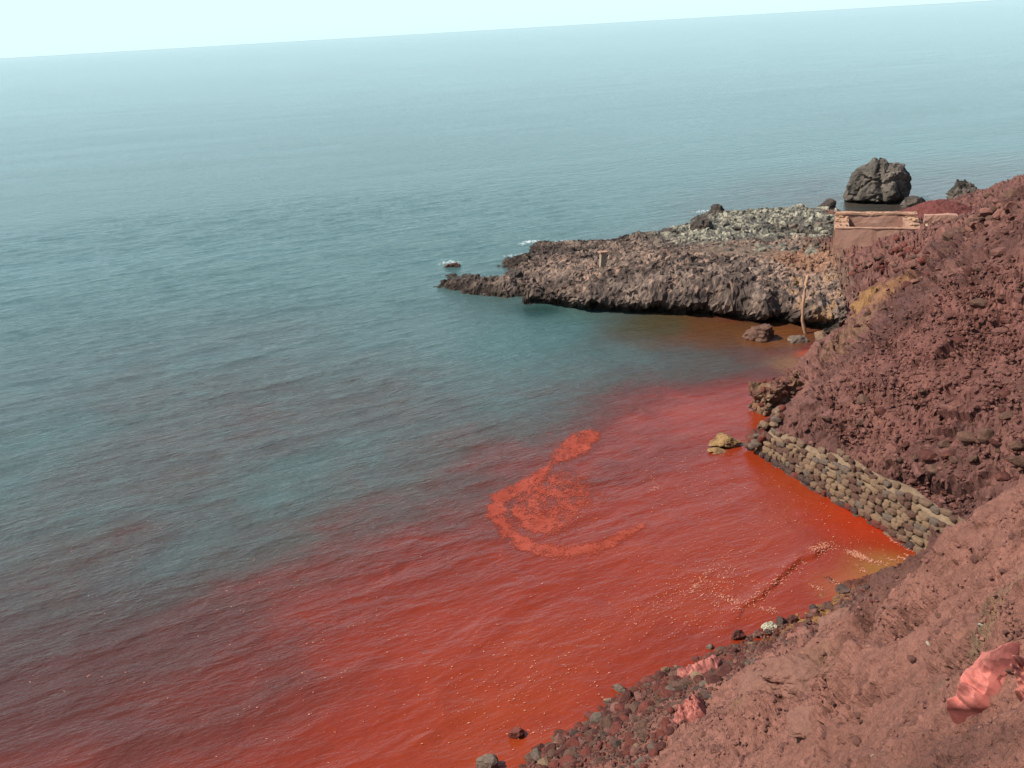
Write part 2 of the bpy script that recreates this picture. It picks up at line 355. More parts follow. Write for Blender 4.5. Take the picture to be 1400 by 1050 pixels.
def soil_colour(x, y, b):
    nm = near_mask(x, y); fm = far_mask(x, y)
    n1 = fbm2(x * .3, y * .3, 4, 201); n2 = fbm2(x * 1.3, y * 1.3, 4, 211); n3 = fbm2(x * 6, y * 6, 3, 221)
    ca = np.array([.205, .088, .063]); cb = np.array([.105, .045, .033]); cc = np.array([.150, .066, .051]); cd = np.array([.090, .040, .032])
    near = ca + (cb - ca) * sst(-.3, .4, n1 + .5 * n2)[:, None]
    main = cc + (cd - cc) * sst(-.35, .35, n1 + .6 * n2)[:, None]
    main = main + (np.array([.19, .083, .060]) - main) * (0.55 * sst(.15, .5, fbm2(x * .7 + 3, y * .25, 4, 231)))[:, None]
    c = near * nm[:, None] + main * (1 - nm)[:, None]
    def patch(px, py, rad, colr, amt):
        nonlocal c
        p = hit(px, py); d = np.hypot(x - p[0], y - p[1]) / rad + .5 * n2
        c = c + (np.array(colr) - c) * (amt * (1 - sst(.4, 1.1, d)))[:, None]
    for q in [(1310,895,.15,(.15,.11,.06),.6),(1370,830,.15,(.2,.13,.07),.4),(1100,935,.5,(.13,.08,.045),.4),(1175,425,1.3,(.24,.125,.045),.75),(1215,395,1.0,(.26,.125,.055),.6),(1160,455,1.2,(.16,.09,.05),.6),
              (1040,985,.35,(.15,.1,.045),.35),(1240,318,1.2,(.30,.16,.10),.5),(1280,500,3,(.17,.065,.05),.4)]: patch(*q)
    seam = .7 * (1 - sst(.2, .9, x - HEADX(y) + .8 * n2)) * sst(45, 47.5, y); c = c + (np.array([.15, .095, .065]) - c) * (.8 * seam)[:, None]
    wet = 1 - sst(.15, .9, b + .3 * n2)
    c = c + (np.array([.10, .030, .018]) - c) * (wet * .75)[:, None]
    och = np.hypot(x - W(1120,850)[0], (y - W(1120,850)[1])) ; c = c + (np.array([.3, .15, .04]) - c) * (.6 * (1 - sst(.8, 2.2, och)) * (1 - sst(.5, 1.2, b)))[:, None]
    return np.clip(c * (1 + .22 * n3)[:, None], .01, 1)
m_soil = earth_mat('red_earth', attr='Col', var=.62, bscale=(8, 46), bstr=1.0, bdist=.06)
PH = np.stack([XL, YL, Z], 1)
def hr(x, y, z):
    nm = near_mask(x, y); dn = np.hypot(x, y); r = np.zeros_like(x)
    k = (nm < .9) & (z > -.5)
    f1, f2 = wor3(x[k] * 2.2, y[k] * 2.2, z[k] * 2.8, 3); mk = sst(-.05, .3, fbm3(x[k] * .7, y[k] * .7, z[k] * .9, 3, 5))
    ln_ = 1 - np.abs(fbm3(x[k] * .9 - z[k] * .4, y[k] * .35, z[k] * 1.6, 4, 8)) * 2.5
    r[k] = (mk * .10 * (sst(0, .35, f2 - f1) - .6) + .06 * fbm3(x[k] * 5, y[k] * 5, z[k] * 5, 3, 9, .6) - .14 * sst(.7, 1, ln_)) * (1 - nm[k])
    k = (nm > .1) & (z > -.5)
    f1, f2 = wor3(x[k] * 5, y[k] * 5, z[k] * 5, 6); mk = sst(.0, .3, fbm3(x[k] * 1.1, y[k] * 1.1, z[k] * 1.1, 3, 7))
    r[k] += nm[k] * (.05 * mk * (sst(0, .3, f2 - f1) - .5) + .050 * fbm3(x[k] * 9, y[k] * 9, z[k] * 9, 4, 19, .7) - .05 * sst(.8, 1, 1 - np.abs(fbm3(x[k] * 1.6, y[k] * 1.1, z[k] * 1.6, 3, 28)) * 3))
    return r
PH = roughen(PH, *A_.shape, hr)
me = mesh_np('hillside', PH, grid_faces(*A_.shape, keep), {'Col': soil_colour(X, Y, B)}, False, m_soil)
obj('hillside', me, kind='structure')

# ------------------------------------------------------------------ setting: rocky headland (cells small, lower edge undercut)
hx = np.arange(-6.5, 25.2, .085); hy = np.arange(43.5, 80, .085)
HX, HY = np.meshgrid(hx, hy, indexing='ij'); X = HX.ravel(); Y = HY.ravel(); B = base(X, Y)
LIP = np.array([W(p[0], p[1], 0)[:2] for p in [(600,395),(690,408),(760,427),(830,433),(900,434),(960,438),(1000,441),(1060,447),(1110,455),(1145,470)]])
def headz(x, y, b, full=False):
    wx = x + .3 * fbm2(x, y, 3, 301); wy = y + .3 * fbm2(x, y, 3, 305)
    d1, d2, di = wor2(wx * .8, wy * .8, 311); g1, g2, gi = wor2(wx * 1.9, wy * 1.9, 315); h1, h2, hi_ = wor2(wx * 4.5, wy * 4.5, 319)
    rough = sst(-.3, .5, b); far = sst(57, 62, y - .0 * x) * sst(9, 13, x)     # boulder field at the back
    sand = (1 - sst(.35, 1.0, np.hypot((x - 14.0) / 4.8, (y - 55.6) / 2.6))) * .9
    r = .24 * fbm2(x * .5, y * .5, 3, 321) + .20 * (di - .4) * sst(0, .3, d2 - d1) + .18 * (gi - .3) * sst(0, .3, g2 - g1) + .09 * hi_ * sst(0, .3, h2 - h1) + .22 * fbm2(wx * 1.6, wy * 1.6, 5, 331, .6)
    r = r * (1 - .35 * far) + far * (.25 * (gi - .2) * sst(0, .35, g2 - g1) - .05)
    z = b + r * (.08 + .92 * rough) * (1 - .8 * sand)
    if full: return z, sand, far, gi, g2 - g1, di
    return z
Zh, sand, far, gi, ge, di = headz(X, Y, B, True)
# 3D roughness and undercut
nx = fbm3(X * 1.4, Y * 1.4, Zh * 1.8, 4, 341, .6); ny = fbm3(X * 1.4 + 9, Y * 1.4, Zh * 1.8, 4, 351, .6)
ld, ls, lp = seg_dist(X, Y, LIP)
front = (1 - sst(1.6, 2.6, ld)) * sst(.5, 3.0, X)
und = front * (1 - sst(-.1, .85, Zh + .25 * nx)) * 1.6
Xd = X + .35 * nx * (1 - sand) * sst(-.3, .4, Zh); Yd = Y + .35 * ny * (1 - sand) * sst(-.3, .4, Zh) + und - .15 * front * sst(.5, 1.0, Zh) * (1 - sst(1.4, 2.2, Zh))
kz = (Zh > -.9).reshape(HX.shape)
kz &= ((X < HEADX(Y)) | (Y > 57.5)).reshape(HX.shape)
keep = kz[:-1, :-1] & kz[1:, 1:] & kz[1:, :-1] & kz[:-1, 1:]
n1 = fbm2(X * .35, Y * .35, 4, 401); n2 = fbm2(X * 1.5, Y * 1.5, 4, 411); n3 = fbm3(X * 5, Y * 5, Zh * 5, 3, 421)
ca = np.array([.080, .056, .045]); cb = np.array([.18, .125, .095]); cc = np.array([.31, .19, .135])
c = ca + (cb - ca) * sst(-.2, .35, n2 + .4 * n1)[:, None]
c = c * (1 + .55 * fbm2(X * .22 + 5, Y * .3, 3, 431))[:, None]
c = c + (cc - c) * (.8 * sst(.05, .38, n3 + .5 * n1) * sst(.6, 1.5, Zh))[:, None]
tan_ = np.array([.18, .12, .082]); c = c + (tan_ - c) * (sand * .85)[:, None]
rr2 = np.hypot((X - 17.2) / 2.2, (Y - 53.5) / 3); c = c + (np.array([.25, .125, .075]) - c) * (.85 * (1 - sst(.5, 1.2, rr2 + .3 * n2)))[:, None]
gry = np.array([.12, .105, .085]); wh = np.array([.34, .30, .215])
fcol = gry + (wh - gry) * (sst(.5, .75, gi + .35 * n2) * sst(-.2, .1, n3))[:, None]
c = c + (fcol - c) * (far * sst(58, 63, Y))[:, None]
c = c + (np.array([.30, .16, .07]) - c) * (.7 * sst(.1, .45, n2) * sst(13, 15.5, X) * (1 - sst(49.5, 52, Y)))[:, None]
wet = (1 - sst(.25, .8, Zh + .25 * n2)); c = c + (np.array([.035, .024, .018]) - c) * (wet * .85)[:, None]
m_rock = earth_mat('headland_rock', attr='Col', var=.55, bscale=(4.5, 18), bstr=1.0, bdist=.10)
PD = np.stack([Xd, Yd, Zh], 1)
def hr2(x_, y_, z_):
    r = np.zeros_like(x_); k = z_ > -.4; r[k] = hr2k(x_[k], y_[k], z_[k], sand[k], far[k]); return r
def hr2k(x, y, z, sand, far):
    f1, f2 = wor3(x * 2.4, y * 2.4, z * 2.4, 33)
    g1, g2 = wor3(x * 1.1, y * 1.1, z * 1.4, 36)
    return (.10 * (sst(0, .4, f2 - f1) - .6) + .10 * (sst(0, .3, g2 - g1) - .8) * (1 - far) + .13 * fbm3(x * 4, y * 4, z * 4, 3, 35, .75)) * (1 - .85 * sand) * (1 - .5 * far)
PD = roughen(PD, *HX.shape, hr2)
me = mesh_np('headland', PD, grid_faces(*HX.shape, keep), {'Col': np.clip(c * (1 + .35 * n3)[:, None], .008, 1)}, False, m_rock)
obj('headland', me, kind='structure')

# ------------------------------------------------------------------ water: sea sheet, near part shaped with ripples
WAVEL = WA([(1003,850),(1030,822),(1060,797),(1090,775),(1115,757),(1136,748)])
def sea_z(x, y):
    a = math.radians(27); u = x * math.cos(a) + y * math.sin(a); v = -x * math.sin(a) + y * math.cos(a)
    v = v + .5 * fbm2(x * .3, y * .3, 3, 501)
    dpt = np.hypot(x, y); bay = .35 + .65 * sst(14, 0, x)
    z = .045 * (1 - 2 * np.abs(fbm2(u * .24, v * .62, 2, 511))) + .020 * (1 - 2 * np.abs(fbm2(u * .8, v * 1.9, 3, 521)))
    z = z * bay
    d, sg, pr = seg_dist(x + .12 * fbm2(x * 2, y * 2, 2, 7), y + .12 * fbm2(x * 2, y * 2, 2, 8), WAVEL)
    env = np.sqrt(np.clip(np.sin(np.pi * np.clip(pr, .02, .98)), 0, 1))
    # sea is on the left of the line (sign +); steep side faces the beach
    z = z + env * .085 * np.where(sg > 0, np.exp(-(d / .35) ** 2), np.exp(-(d / .05) ** 2)) * (d < 2.5)
    return z * (1 - sst(90, 110, dpt))
az = np.radians(np.concatenate([np.linspace(-75, -31, 30), np.linspace(-30, 31, 640), np.linspace(32, 70, 20)]))
rr_ = np.concatenate([np.geomspace(13, 115, 900), np.geomspace(118, 40000, 110)])
A_, R_ = np.meshgrid(az, rr_, indexing='ij'); X = (R_ * np.sin(A_)).ravel(); Y = (R_ * np.cos(A_)).ravel()
SILT = [(0,100,0),(700,60,0),(1400,30,0),(100,300,0),(500,300,0),(900,250,0),(1300,200,0),(0,500,.06),(200,450,.06),(400,480,.12),(300,550,.2),(100,600,.12),(500,500,.12),(500,420,.04),(650,450,.03),(700,500,.05),(800,450,.02),
 (800,500,.12),(550,600,.28),(400,600,.2),(250,680,.24),(100,700,.2),(0,650,.12),(350,700,.15),(200,780,.14),(300,740,.13),(450,700,.25),(550,660,.33),(620,590,.35),(560,540,.22),(450,600,.14),(640,560,.2),(480,660,.2),(150,750,.3),(80,800,.28),(600,720,.62),(500,750,.62),(450,780,.68),(350,800,.6),(250,830,.5),
 (100,850,.42),(0,850,.3),(0,950,.6),(100,950,.7),(200,1000,.8),(300,900,.72),(400,850,.8),(500,850,.88),(600,850,.95),(700,900,1),(600,1000,1),(400,1000,.9),(0,1050,.8),(800,850,1),(900,800,1),(1000,750,1),(1100,750,1),(1200,740,1),
 (1000,650,1),(900,680,.95),(800,700,.92),(650,680,.6),(700,620,.55),(750,580,.4),(800,560,.45),(850,540,.5),(900,560,.85),(950,540,.75),(1000,580,.95),(1030,540,.85),(1020,510,.5),(900,510,.25),(850,490,.12),(950,480,.3),(1000,470,.4),(1080,500,.55),
 (1120,485,.9),(900,450,.35),(1000,455,.5),(800,430,.03),(1100,470,.5),(700,430,.02),(640,350,0),(850,300,0),(1200,290,.35),(1100,700,1),(1080,860,1),(950,880,1)]
SW = np.array([W(a, b, 0)[:2] for a, b, _ in SILT]); SV = np.array([s[2] for s in SILT])
def lin2(P):   # compress range so that far samples do not dominate
    r = np.hypot(P[:, 0], P[:, 1]); a = np.arctan2(P[:, 0], P[:, 1]); return np.stack([a * 22, 26 * np.log(r / 15)], 1)
swt = solve_rbf(lin2(SW), SV, 1.0, .05)
q = lin2(np.stack([X, Y], 1)); st = eval_rbf(lin2(SW), swt, q[:, 0], q[:, 1], 1.0)
a27 = math.radians(22); u = X * math.cos(a27) + Y * math.sin(a27); v = -X * math.sin(a27) + Y * math.cos(a27)
wr = fbm2(X * .35, Y * .35, 3, 601)
st = st + (.26 * fbm2(u * .16 + wr * .5, v * .36 + wr, 5, 611, .6) + .10 * fbm2(u * .7 + wr, v * 1.6 + wr, 4, 621)) * sst(.02, .25, st) * (1 - .55 * sst(.75, 1.05, st))
st = np.where(np.hypot(X, Y) > 115, 0, np.clip(st, 0, 1.1))
RAMP = [(0, (.052, .100, .091)), (.08, (.056, .076, .067)), (.2, (.058, .056, .047)), (.35, (.062, .045, .034)), (.5, (.078, .030, .020)), (.75, (.125, .020, .0095)), (1.0, (.195, .023, .0065)), (1.1, (.22, .03, .0075))]
wc = np.stack([np.interp(st, [r[0] for r in RAMP], [r[1][i] for r in RAMP]) for i in range(3)], 1)
def tint(px, py, rad, colr, amt, el=1.0):
    global wc
    p = W(px, py, 0); d = np.hypot((X - p[0]), (Y - p[1]) * el) / rad + .45 * wr
    wc = wc + (np.array(colr) - wc) * (amt * (1 - sst(.3, 1.1, d)))[:, None]
for q_ in [(60,900,7,(.052,.026,.020),.6),(20,1000,5,(.060,.022,.015),.6),(200,960,5,(.075,.020,.012),.5),(960,452,4.2,(.085,.034,.012),.95),(880,448,3.2,(.05,.045,.022),.8),(740,425,2.5,(.012,.035,.03),.8),(1060,462,2.2,(.12,.04,.012),.9),(1080,500,2.0,(.20,.10,.035),.5),(1215,785,1.5,(.22,.10,.025),.8),(1160,800,1.2,(.24,.07,.02),.5),  # first three: murky brown with lens vignette darkening put into the colour
           (1195,700,2.6,(.27,.020,.005),.75),(1200,287,4,(.04,.035,.028),.9),(1120,487,1.2,(.32,.045,.012),.8)]: tint(*q_)  # entry behind the tank paints the huge boulder's dark reflection into the water
# outer slicks on the open sea, randomly lighter and darker
sl_ = sst(120, 400, np.hypot(X, Y)); bd = fbm2(X * .0006, np.hypot(X, Y) * .004, 4, 631)
wc = wc * (1 + .35 * bd * sl_)[:, None]
Zs = np.where(R_.ravel() < 116, sea_z(X, Y), 0)
k = NT('sea_water'); pos = k.geo()
colr = k.n('Attribute', attribute_name='Col').outputs['Color']
gr = k.noise(9, 3, .6, pos); colr = k.mix(1.0, colr, k.mix(gr, (.86, .86, .86), (1.14, 1.14, 1.14)), 'MULTIPLY')
k.l(colr, k.p.inputs['Base Color']); k.p.inputs['Roughness'].default_value = .12; k.p.inputs['IOR'].default_value = 1.33
def wmap(rot, sx, sy):
    m = k.n('Mapping'); m.vector_type = 'TEXTURE'; k.l(pos, m.inputs[0]); m.inputs['Rotation'].default_value = (0, 0, math.radians(rot)); m.inputs['Scale'].default_value = (sx, sy, 1); return m.outputs[0]
h1 = k.noise(1.0, 3, .55, wmap(25, 2.4, .72), .15); h2 = k.noise(1.0, 4, .6, wmap(20, .62, .22), .2); h3 = k.noise(1.0, 3, .6, wmap(34, .28, .10), .3)
big = k.noise(1.0, 3, .5, wmap(14, 40, 9))
ln = k.n('VectorMath', operation='LENGTH'); k.l(pos, ln.inputs[0]); L_ = ln.outputs['Value']
fade3 = k.mr(L_, 30, 90, 1, .0); fade2 = k.mr(L_, 60, 600, 1, .55)
rdg = lambda n_: k.math('SUBTRACT', 1.0, k.math('MULTIPLY', k.math('ABSOLUTE', k.math('SUBTRACT', n_, .5), 0), 2.4))
h = k.math('ADD', k.math('MULTIPLY', h1, .75), k.math('MULTIPLY', k.math('MULTIPLY', rdg(h2), .24), fade2))
h = k.math('ADD', h, k.math('MULTIPLY', k.math('MULTIPLY', h3, .13), fade3))
h = k.math('MULTIPLY', h, k.mr(big, .3, .7, .7, 1.25))
h = k.math('MULTIPLY', h, k.n('Attribute', attribute_name='ripple').outputs['Fac'])
k.l(k.bump(h, 1.0, .22), k.p.inputs['Normal'])
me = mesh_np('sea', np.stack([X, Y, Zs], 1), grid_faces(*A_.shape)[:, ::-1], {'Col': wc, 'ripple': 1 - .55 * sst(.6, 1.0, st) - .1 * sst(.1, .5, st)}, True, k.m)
obj('sea', me, kind='structure')
sb = mesh_np('seabed', [(-60000, -60000, -3.2), (60000, -60000, -3.2), (60000, 60000, -3.2), (-60000, 60000, -3.2)], [(0, 1, 2, 3)], mat=earth_mat('seabed_sand', base=(.1, .06, .05)))
obj('seabed', sb, kind='structure')
#--MORE--
# ------------------------------------------------------------------ rock materials and makers
def rock_mat(name, c, c2=None, sc=(5, 26), bd=.04, **k): return earth_mat(name, base=c, tint=c2, var=.42, bscale=sc, bstr=.9, bdist=bd, objspace=True, **k)
M_MAROON = rock_mat('maroon_stone', (.075, .026, .021), (.12, .045, .03)); M_DARK = rock_mat('dark_stone', (.060, .036, .030), (.09, .055, .042))
M_BROWN = rock_mat('brown_stone', (.12, .062, .042), (.07, .036, .026)); M_GREY = rock_mat('grey_stone', (.140, .098, .072), (.10, .07, .052)); M_TAN = rock_mat('tan_stone', (.225, .142, .084), (.15, .09, .055))
M_RED = rock_mat('red_stone', (.15, .042, .030), (.09, .03, .022)); M_OLIVE = rock_mat('olive_stone', (.18, .108, .068), (.12, .072, .046)); M_CLOD = rock_mat('earth_clod', (.150, .065, .050), (.10, .043, .034))
M_CLODN = rock_mat('pale_earth_clod', (.20, .088, .066), (.14, .06, .045)); M_WHITE = rock_mat('white_stone', (.62, .56, .44), (.4, .33, .25))
M_ORANGE = rock_mat('ochre_stone', (.27, .155, .065), (.14, .07, .035), (6, 24), .06)
M_LAVA = rock_mat('lava_rock', (.050, .040, .034), (.11, .080, .060), (1.3, 7), .16); M_LAVA2 = rock_mat('grey_lava_rock', (.070, .058, .047), (.15, .12, .095), (1.2, 6), .16)
M_SALT = rock_mat('salted_rock', (.125, .108, .085), (.32, .285, .205), (2.2, 9), .1)
def ico(sub):
    bm = bmesh.new(); bmesh.ops.create_icosphere(bm, subdivisions=sub, radius=1)
    V = np.array([v.co[:] for v in bm.verts]); Fc = np.array([[v.index for v in f.verts] for f in bm.faces]); bm.free(); return V, Fc
ICO = {i: ico(i) for i in (1, 2, 3, 4, 5)}
def rockV(sub, seed, cuts=12, rough=.12, sc=(1, 1, 1), freq=1.4, cutd=(.42, .78), worl=0.0):
    r = np.random.RandomState(seed); V, Fc = ICO[sub]; V = V.copy()
    for i in range(cuts):
        n = r.normal(size=3); n /= np.linalg.norm(n); d = r.uniform(*cutd); t = V @ n - d
        V = V - np.where(t > 0, t * .97, 0)[:, None] * n
    f = fbm3(V[:, 0] * freq + seed, V[:, 1] * freq, V[:, 2] * freq, 5 if sub > 3 else 3, seed, .55)
    m = 1 + rough * f
    if worl:
        a, b = wor3(V[:, 0] * 2.6 + seed, V[:, 1] * 2.6, V[:, 2] * 2.6, seed); m = m - worl * (1 - sst(0, .35, b - a))
        a, b = wor3(V[:, 0] * 7 + seed, V[:, 1] * 7, V[:, 2] * 7, seed + 1); m = m - worl * .4 * (1 - sst(0, .4, b - a))
    return V * m[:, None] * np.array(sc), Fc
def block_mesh(name, seed, mat):
    V, Fc = ICO[2]; V = np.sign(V) * np.abs(V) ** .62; V = V / np.abs(V).max(0); r = np.random.RandomState(seed)
    for i in range(5):
        n = r.normal(size=3); n /= np.linalg.norm(n); t = V @ n - r.uniform(.75, 1.1); V = V - np.where(t > 0, t * .95, 0)[:, None] * n
    V = V * (1 + .14 * fbm3(V[:, 0] * 1.7 + seed, V[:, 1] * 1.7, V[:, 2] * 1.7, 3, seed))[:, None]
    return mesh_np(name, V, Fc, None, False, mat)
BLOCKS = {}
def blocks(mat):
    if mat.name not in BLOCKS: BLOCKS[mat.name] = [block_mesh('stone', 300 + i * 3 + len(BLOCKS), mat) for i in range(8)]
    return BLOCKS[mat.name]
def rock_mesh(name, sub, seed, mat, smooth=False, **k):
    V, Fc = rockV(sub, seed, **k); return mesh_np(name, V, Fc, None, smooth, mat)
PROTO = {}
def protos(mat, kind='stone', n=6, sub=1, **k):
    key = (mat.name, sub, kind)
    if key not in PROTO: PROTO[key] = [rock_mesh(kind, sub, 100 + i * 7 + len(PROTO), mat, **k) for i in range(n)]
    return PROTO[key]
def slope_n(x, y, e=.3):
    dx = (base(x + e, y) - base(x - e, y)) / (2 * e); dy = (base(x, y + e) - base(x, y - e)) / (2 * e); n = Vector((-dx, -dy, 1)); return n.normalized()
LX_, LY_ = np.meshgrid(np.arange(-4, 36, .1), np.arange(0, 62, .1), indexing='ij'); _b = base(LX_.ravel(), LY_.ravel()); LG = (detail(LX_.ravel(), LY_.ravel(), _b) - _b).reshape(LX_.shape)
def surf(px, py):
    """point of the finished hillside for an image pixel"""
    p = hit(px, py); x, y = p[0], p[1]; n = slope_n(x, y, .45); u = (x + 4) / .1; v = y / .1; i = int(min(max(u, 0), LG.shape[0] - 2)); j = int(min(max(v, 0), LG.shape[1] - 2)); a = min(max(u - i, 0), 1); b = min(max(v - j, 0), 1)
    d = LG[i, j] * (1 - a) * (1 - b) + LG[i + 1, j] * a * (1 - b) + LG[i, j + 1] * (1 - a) * b + LG[i + 1, j + 1] * a * b; z = float(base(x, y))
    return np.array([x + n.x * d, y + n.y * d, z + n.z * d]), p
def put_rock(name, me, p, size, rz=None, tilt=.5, sink=.25, **k):
    o = obj(name, me, loc=(p[0], p[1], p[2] - size[2] * sink), **k); o.scale = size
    o.rotation_euler = (random.uniform(-tilt, tilt), random.uniform(-tilt, tilt), random.uniform(0, 6.28) if rz is None else rz); return o
def inst_stuff(name, items, mats, sub=1, **k):
    """items: (x, y, z, sx, sy, sz, rot, tilt, matindex) joined into one mesh"""
    pr = [rockV(sub, 700 + i, rough=.2, cutd=(.45, .8)) for i in range(8)]; VV = []; FF = []; MI = []; off = 0
    for j, (x, y, z, sx, sy, sz, r, t, mi) in enumerate(items):
        V, Fc = pr[j % 8]; V = V * (sx, sy, sz); ct, st_ = math.cos(t), math.sin(t)
        V = np.stack([V[:, 0], V[:, 1] * ct - V[:, 2] * st_, V[:, 1] * st_ + V[:, 2] * ct], 1)
        c_, s_ = math.cos(r), math.sin(r); V = np.stack([V[:, 0] * c_ - V[:, 1] * s_, V[:, 0] * s_ + V[:, 1] * c_, V[:, 2]], 1) + (x, y, z)
        VV.append(V); FF.append(Fc + off); MI.append(np.full(len(Fc), mi)); off += len(V)
    me = mesh_np(name, np.vstack(VV), np.vstack(FF), None, False)
    for m in mats: me.materials.append(m)
    me.polygons.foreach_set('material_index', np.concatenate(MI).astype(np.int32)); me.update()
    return obj(name, me, kind='stuff', **k)

# ------------------------------------------------------------------ boulders standing in the sea
def sea_boulder(px, py, wpx, hpx, seed, mat, label, name='sea_boulder', cat='boulder', sub=5, squash=.75, rz=0, sink=.22, cuts=11, rough=.30, worl=.10, bz=0.0, **k):
    p = W(px, py, bz); d = math.sqrt(p[0] ** 2 + p[1] ** 2 + (CH - bz) ** 2); wd = wpx * d / FP; ht = hpx * d / FP
    hf = ht / (1 + 1 - 2 * sink)                      # half height when sink share is under water
    V, Fc = rockV(sub, seed, cuts=cuts, rough=rough, worl=worl, freq=1.6, cutd=(.5, .85))
    V = V / (np.abs(V).max(0)) * (wd / 2, wd / 2 * squash, hf)
    o = obj(name, mesh_np(name, V, Fc, None, False, mat), loc=(p[0], p[1] + wd * squash * .35, bz + hf * (1 - 2 * sink)), label=label, cat=cat, **k)
    o.rotation_euler = (0, 0, rz - math.atan2(p[0], p[1])); return o
# the great boulder gets its own outline: two shoulders with a cleft at the right of the top
def great_boulder():
    p = W(1211, 280, 0); d = math.sqrt(p[0] ** 2 + p[1] ** 2 + CH ** 2); k = d / FP * .93
    V, Fc = ICO[5]; V = V.copy()
    out = [(-43, -2), (-44, 14), (-40, 30), (-38, 38), (-30, 44), (-24, 48), (-16, 52), (-11, 58), (-2, 60), (6, 57), (10, 51), (15, 52), (24, 53), (30, 50), (33, 41), (38, 35), (43, 26), (44, 12), (40, 0), (20, -8), (-20, -8)]
    A = np.array([(math.atan2(y - 24, x), math.hypot(x, y - 24)) for x, y in out]); A = A[np.argsort(A[:, 0])]
    an = np.arctan2(V[:, 2], V[:, 0]); rad = np.interp(an, np.concatenate([A[:, 0] - 2 * np.pi, A[:, 0], A[:, 0] + 2 * np.pi]), np.tile(A[:, 1], 3)) * k
    rr = np.hypot(V[:, 0], V[:, 2]); f = np.clip(rr, 0, 1) ** .8
    P = np.stack([V[:, 0] * rad * f / np.maximum(rr, .2) ** .0, V[:, 1] * 2.1 * (1 - .15 * V[:, 2]), V[:, 2] * rad], 1)
    P[:, 0] = np.cos(an) * rad * rr ** .75; P[:, 2] = np.sin(an) * rad * rr ** .75
    r_ = np.random.RandomState(5); cen = np.array([0, 0, .2])
    for i in range(16):
        nn = r_.normal(size=3); nn[1] = -abs(nn[1]); nn /= np.linalg.norm(nn); sup = (P @ nn).max(); d_ = sup * r_.uniform(.80, .93); t = P @ nn - d_; P = P - np.where(t > 0, t * .9, 0)[:, None] * nn
    f1, f2 = wor3(P[:, 0] * .75, P[:, 1] * .75, P[:, 2] * .55, 2); g1, g2 = wor3(P[:, 0] * 2, P[:, 1] * 2, P[:, 2] * 2, 4)
    n = V / np.linalg.norm(V, axis=1)[:, None]
    P = P + n * (.30 * fbm3(P[:, 0] * 1.3, P[:, 1] * 1.3, P[:, 2] * 1.0, 6, 3, .66) - .24 * (1 - sst(0, .10, f2 - f1)) - .08 * (1 - sst(0, .15, g2 - g1)))[:, None]
    # cleft running down the middle
    cx = .15 - .12 * P[:, 2]; P[:, 1] += np.where(P[:, 1] < 0, .45 * np.exp(-((P[:, 0] - cx) / .16) ** 2), 0)
    P[:, 1] += np.where((P[:, 1] < 0) & (P[:, 2] < -1.1), .5 * sst(-1.1, -1.7, P[:, 2]), 0)
    o = obj('sea_boulder', mesh_np('sea_boulder', P, Fc, None, False, M_LAVA2), loc=(p[0], p[1] + 1.6, 24 * k), label='huge lone dark boulder with a split top, standing in the sea behind the masonry tank', cat='boulder')
    o.rotation_euler = (0, 0, -math.atan2(p[0], p[1])); return o
great_boulder()
sea_boulder(1322, 281, 42, 33, 12, M_LAVA2, 'dark rounded boulder in the sea just left of the red hill crest', sub=5, worl=.14)
sea_boulder(1131, 294, 26, 20, 3, M_LAVA, 'dark knob of rock at the sea edge behind the left corner of the tank', sub=4)
sea_boulder(1143, 296, 18, 9, 5, M_LAVA, 'low dark rock between the sea edge knob and the masonry tank', sub=3, sink=.35)
sea_boulder(1155, 297, 10, 7, 8, M_LAVA, 'small dark rock right of the low rock behind the tank', sub=3, sink=.35)
sea_boulder(1252, 287, 28, 20, 21, M_LAVA, 'pointed slab of dark rock at the foot of the huge boulder', sub=4, cuts=14, worl=.05)
sea_boulder(1268, 286, 14, 12, 22, M_BROWN, 'small brown rock right of the pointed slab by the huge boulder', sub=3)
sea_boulder(1241, 283, 16, 9, 24, M_LAVA2, 'low grey rock touching the right foot of the huge boulder', sub=3, sink=.3)
sea_boulder(1289, 287, 15, 11, 25, M_LAVA, 'small peaked rock behind the dark red gravel heap', sub=3)
sea_boulder(1318, 291, 50, 13, 26, M_LAVA, 'long low dark ledge under the rounded boulder by the hill crest', sub=4, sink=.3, name='rock_ledge', cat='rock ledge')
sea_boulder(982, 300, 24, 20, 31, M_LAVA, 'upright pinnacle of dark rock at the back edge of the headland', name='rock_pinnacle', cat='rock', sub=4, cuts=13, sink=.2, squash=.9)
sea_boulder(958, 329, 38, 30, 33, M_LAVA, 'big brown block left of the white speckled boulders on the headland', sub=4, bz=.2)
sea_boulder(912, 333, 36, 19, 35, M_LAVA, 'squat dark boulder on the seaward edge left of the big brown block', sub=4, sink=.3)
sea_boulder(886, 338, 20, 11, 36, M_LAVA, 'small dark boulder left of the squat one on the seaward edge', sub=3, sink=.3)
sea_boulder(852, 333, 28, 12, 37, M_LAVA, 'dark flat boulder on the seaward edge beyond the concrete post', sub=4, sink=.3)
sea_boulder(737, 342, 32, 13, 41, M_LAVA, 'black wave washed rock at the outer tip with white surf', sub=4, sink=.35)
sea_boulder(765, 343, 26, 10, 42, M_LAVA, 'black low rock right of the surf washed one', sub=4, sink=.35)
sea_boulder(696, 362, 20, 13, 43, M_LAVA, 'dark hump on the left arm of the headland', sub=4, sink=.35)
sea_boulder(617, 366, 26, 6, 44, M_BROWN, 'low pinkish brown rock awash off the left tip of the headland', sub=4, sink=.5)
sea_boulder(640, 392, 50, 14, 45, M_LAVA, 'rough flat dark rock at the left tip of the headland', sub=5, sink=.45, worl=.14)
sea_boulder(702, 390, 30, 20, 46, M_LAVA, 'dark shaded block with a flat face near the headland tip', sub=4, bz=.4, sink=.35)
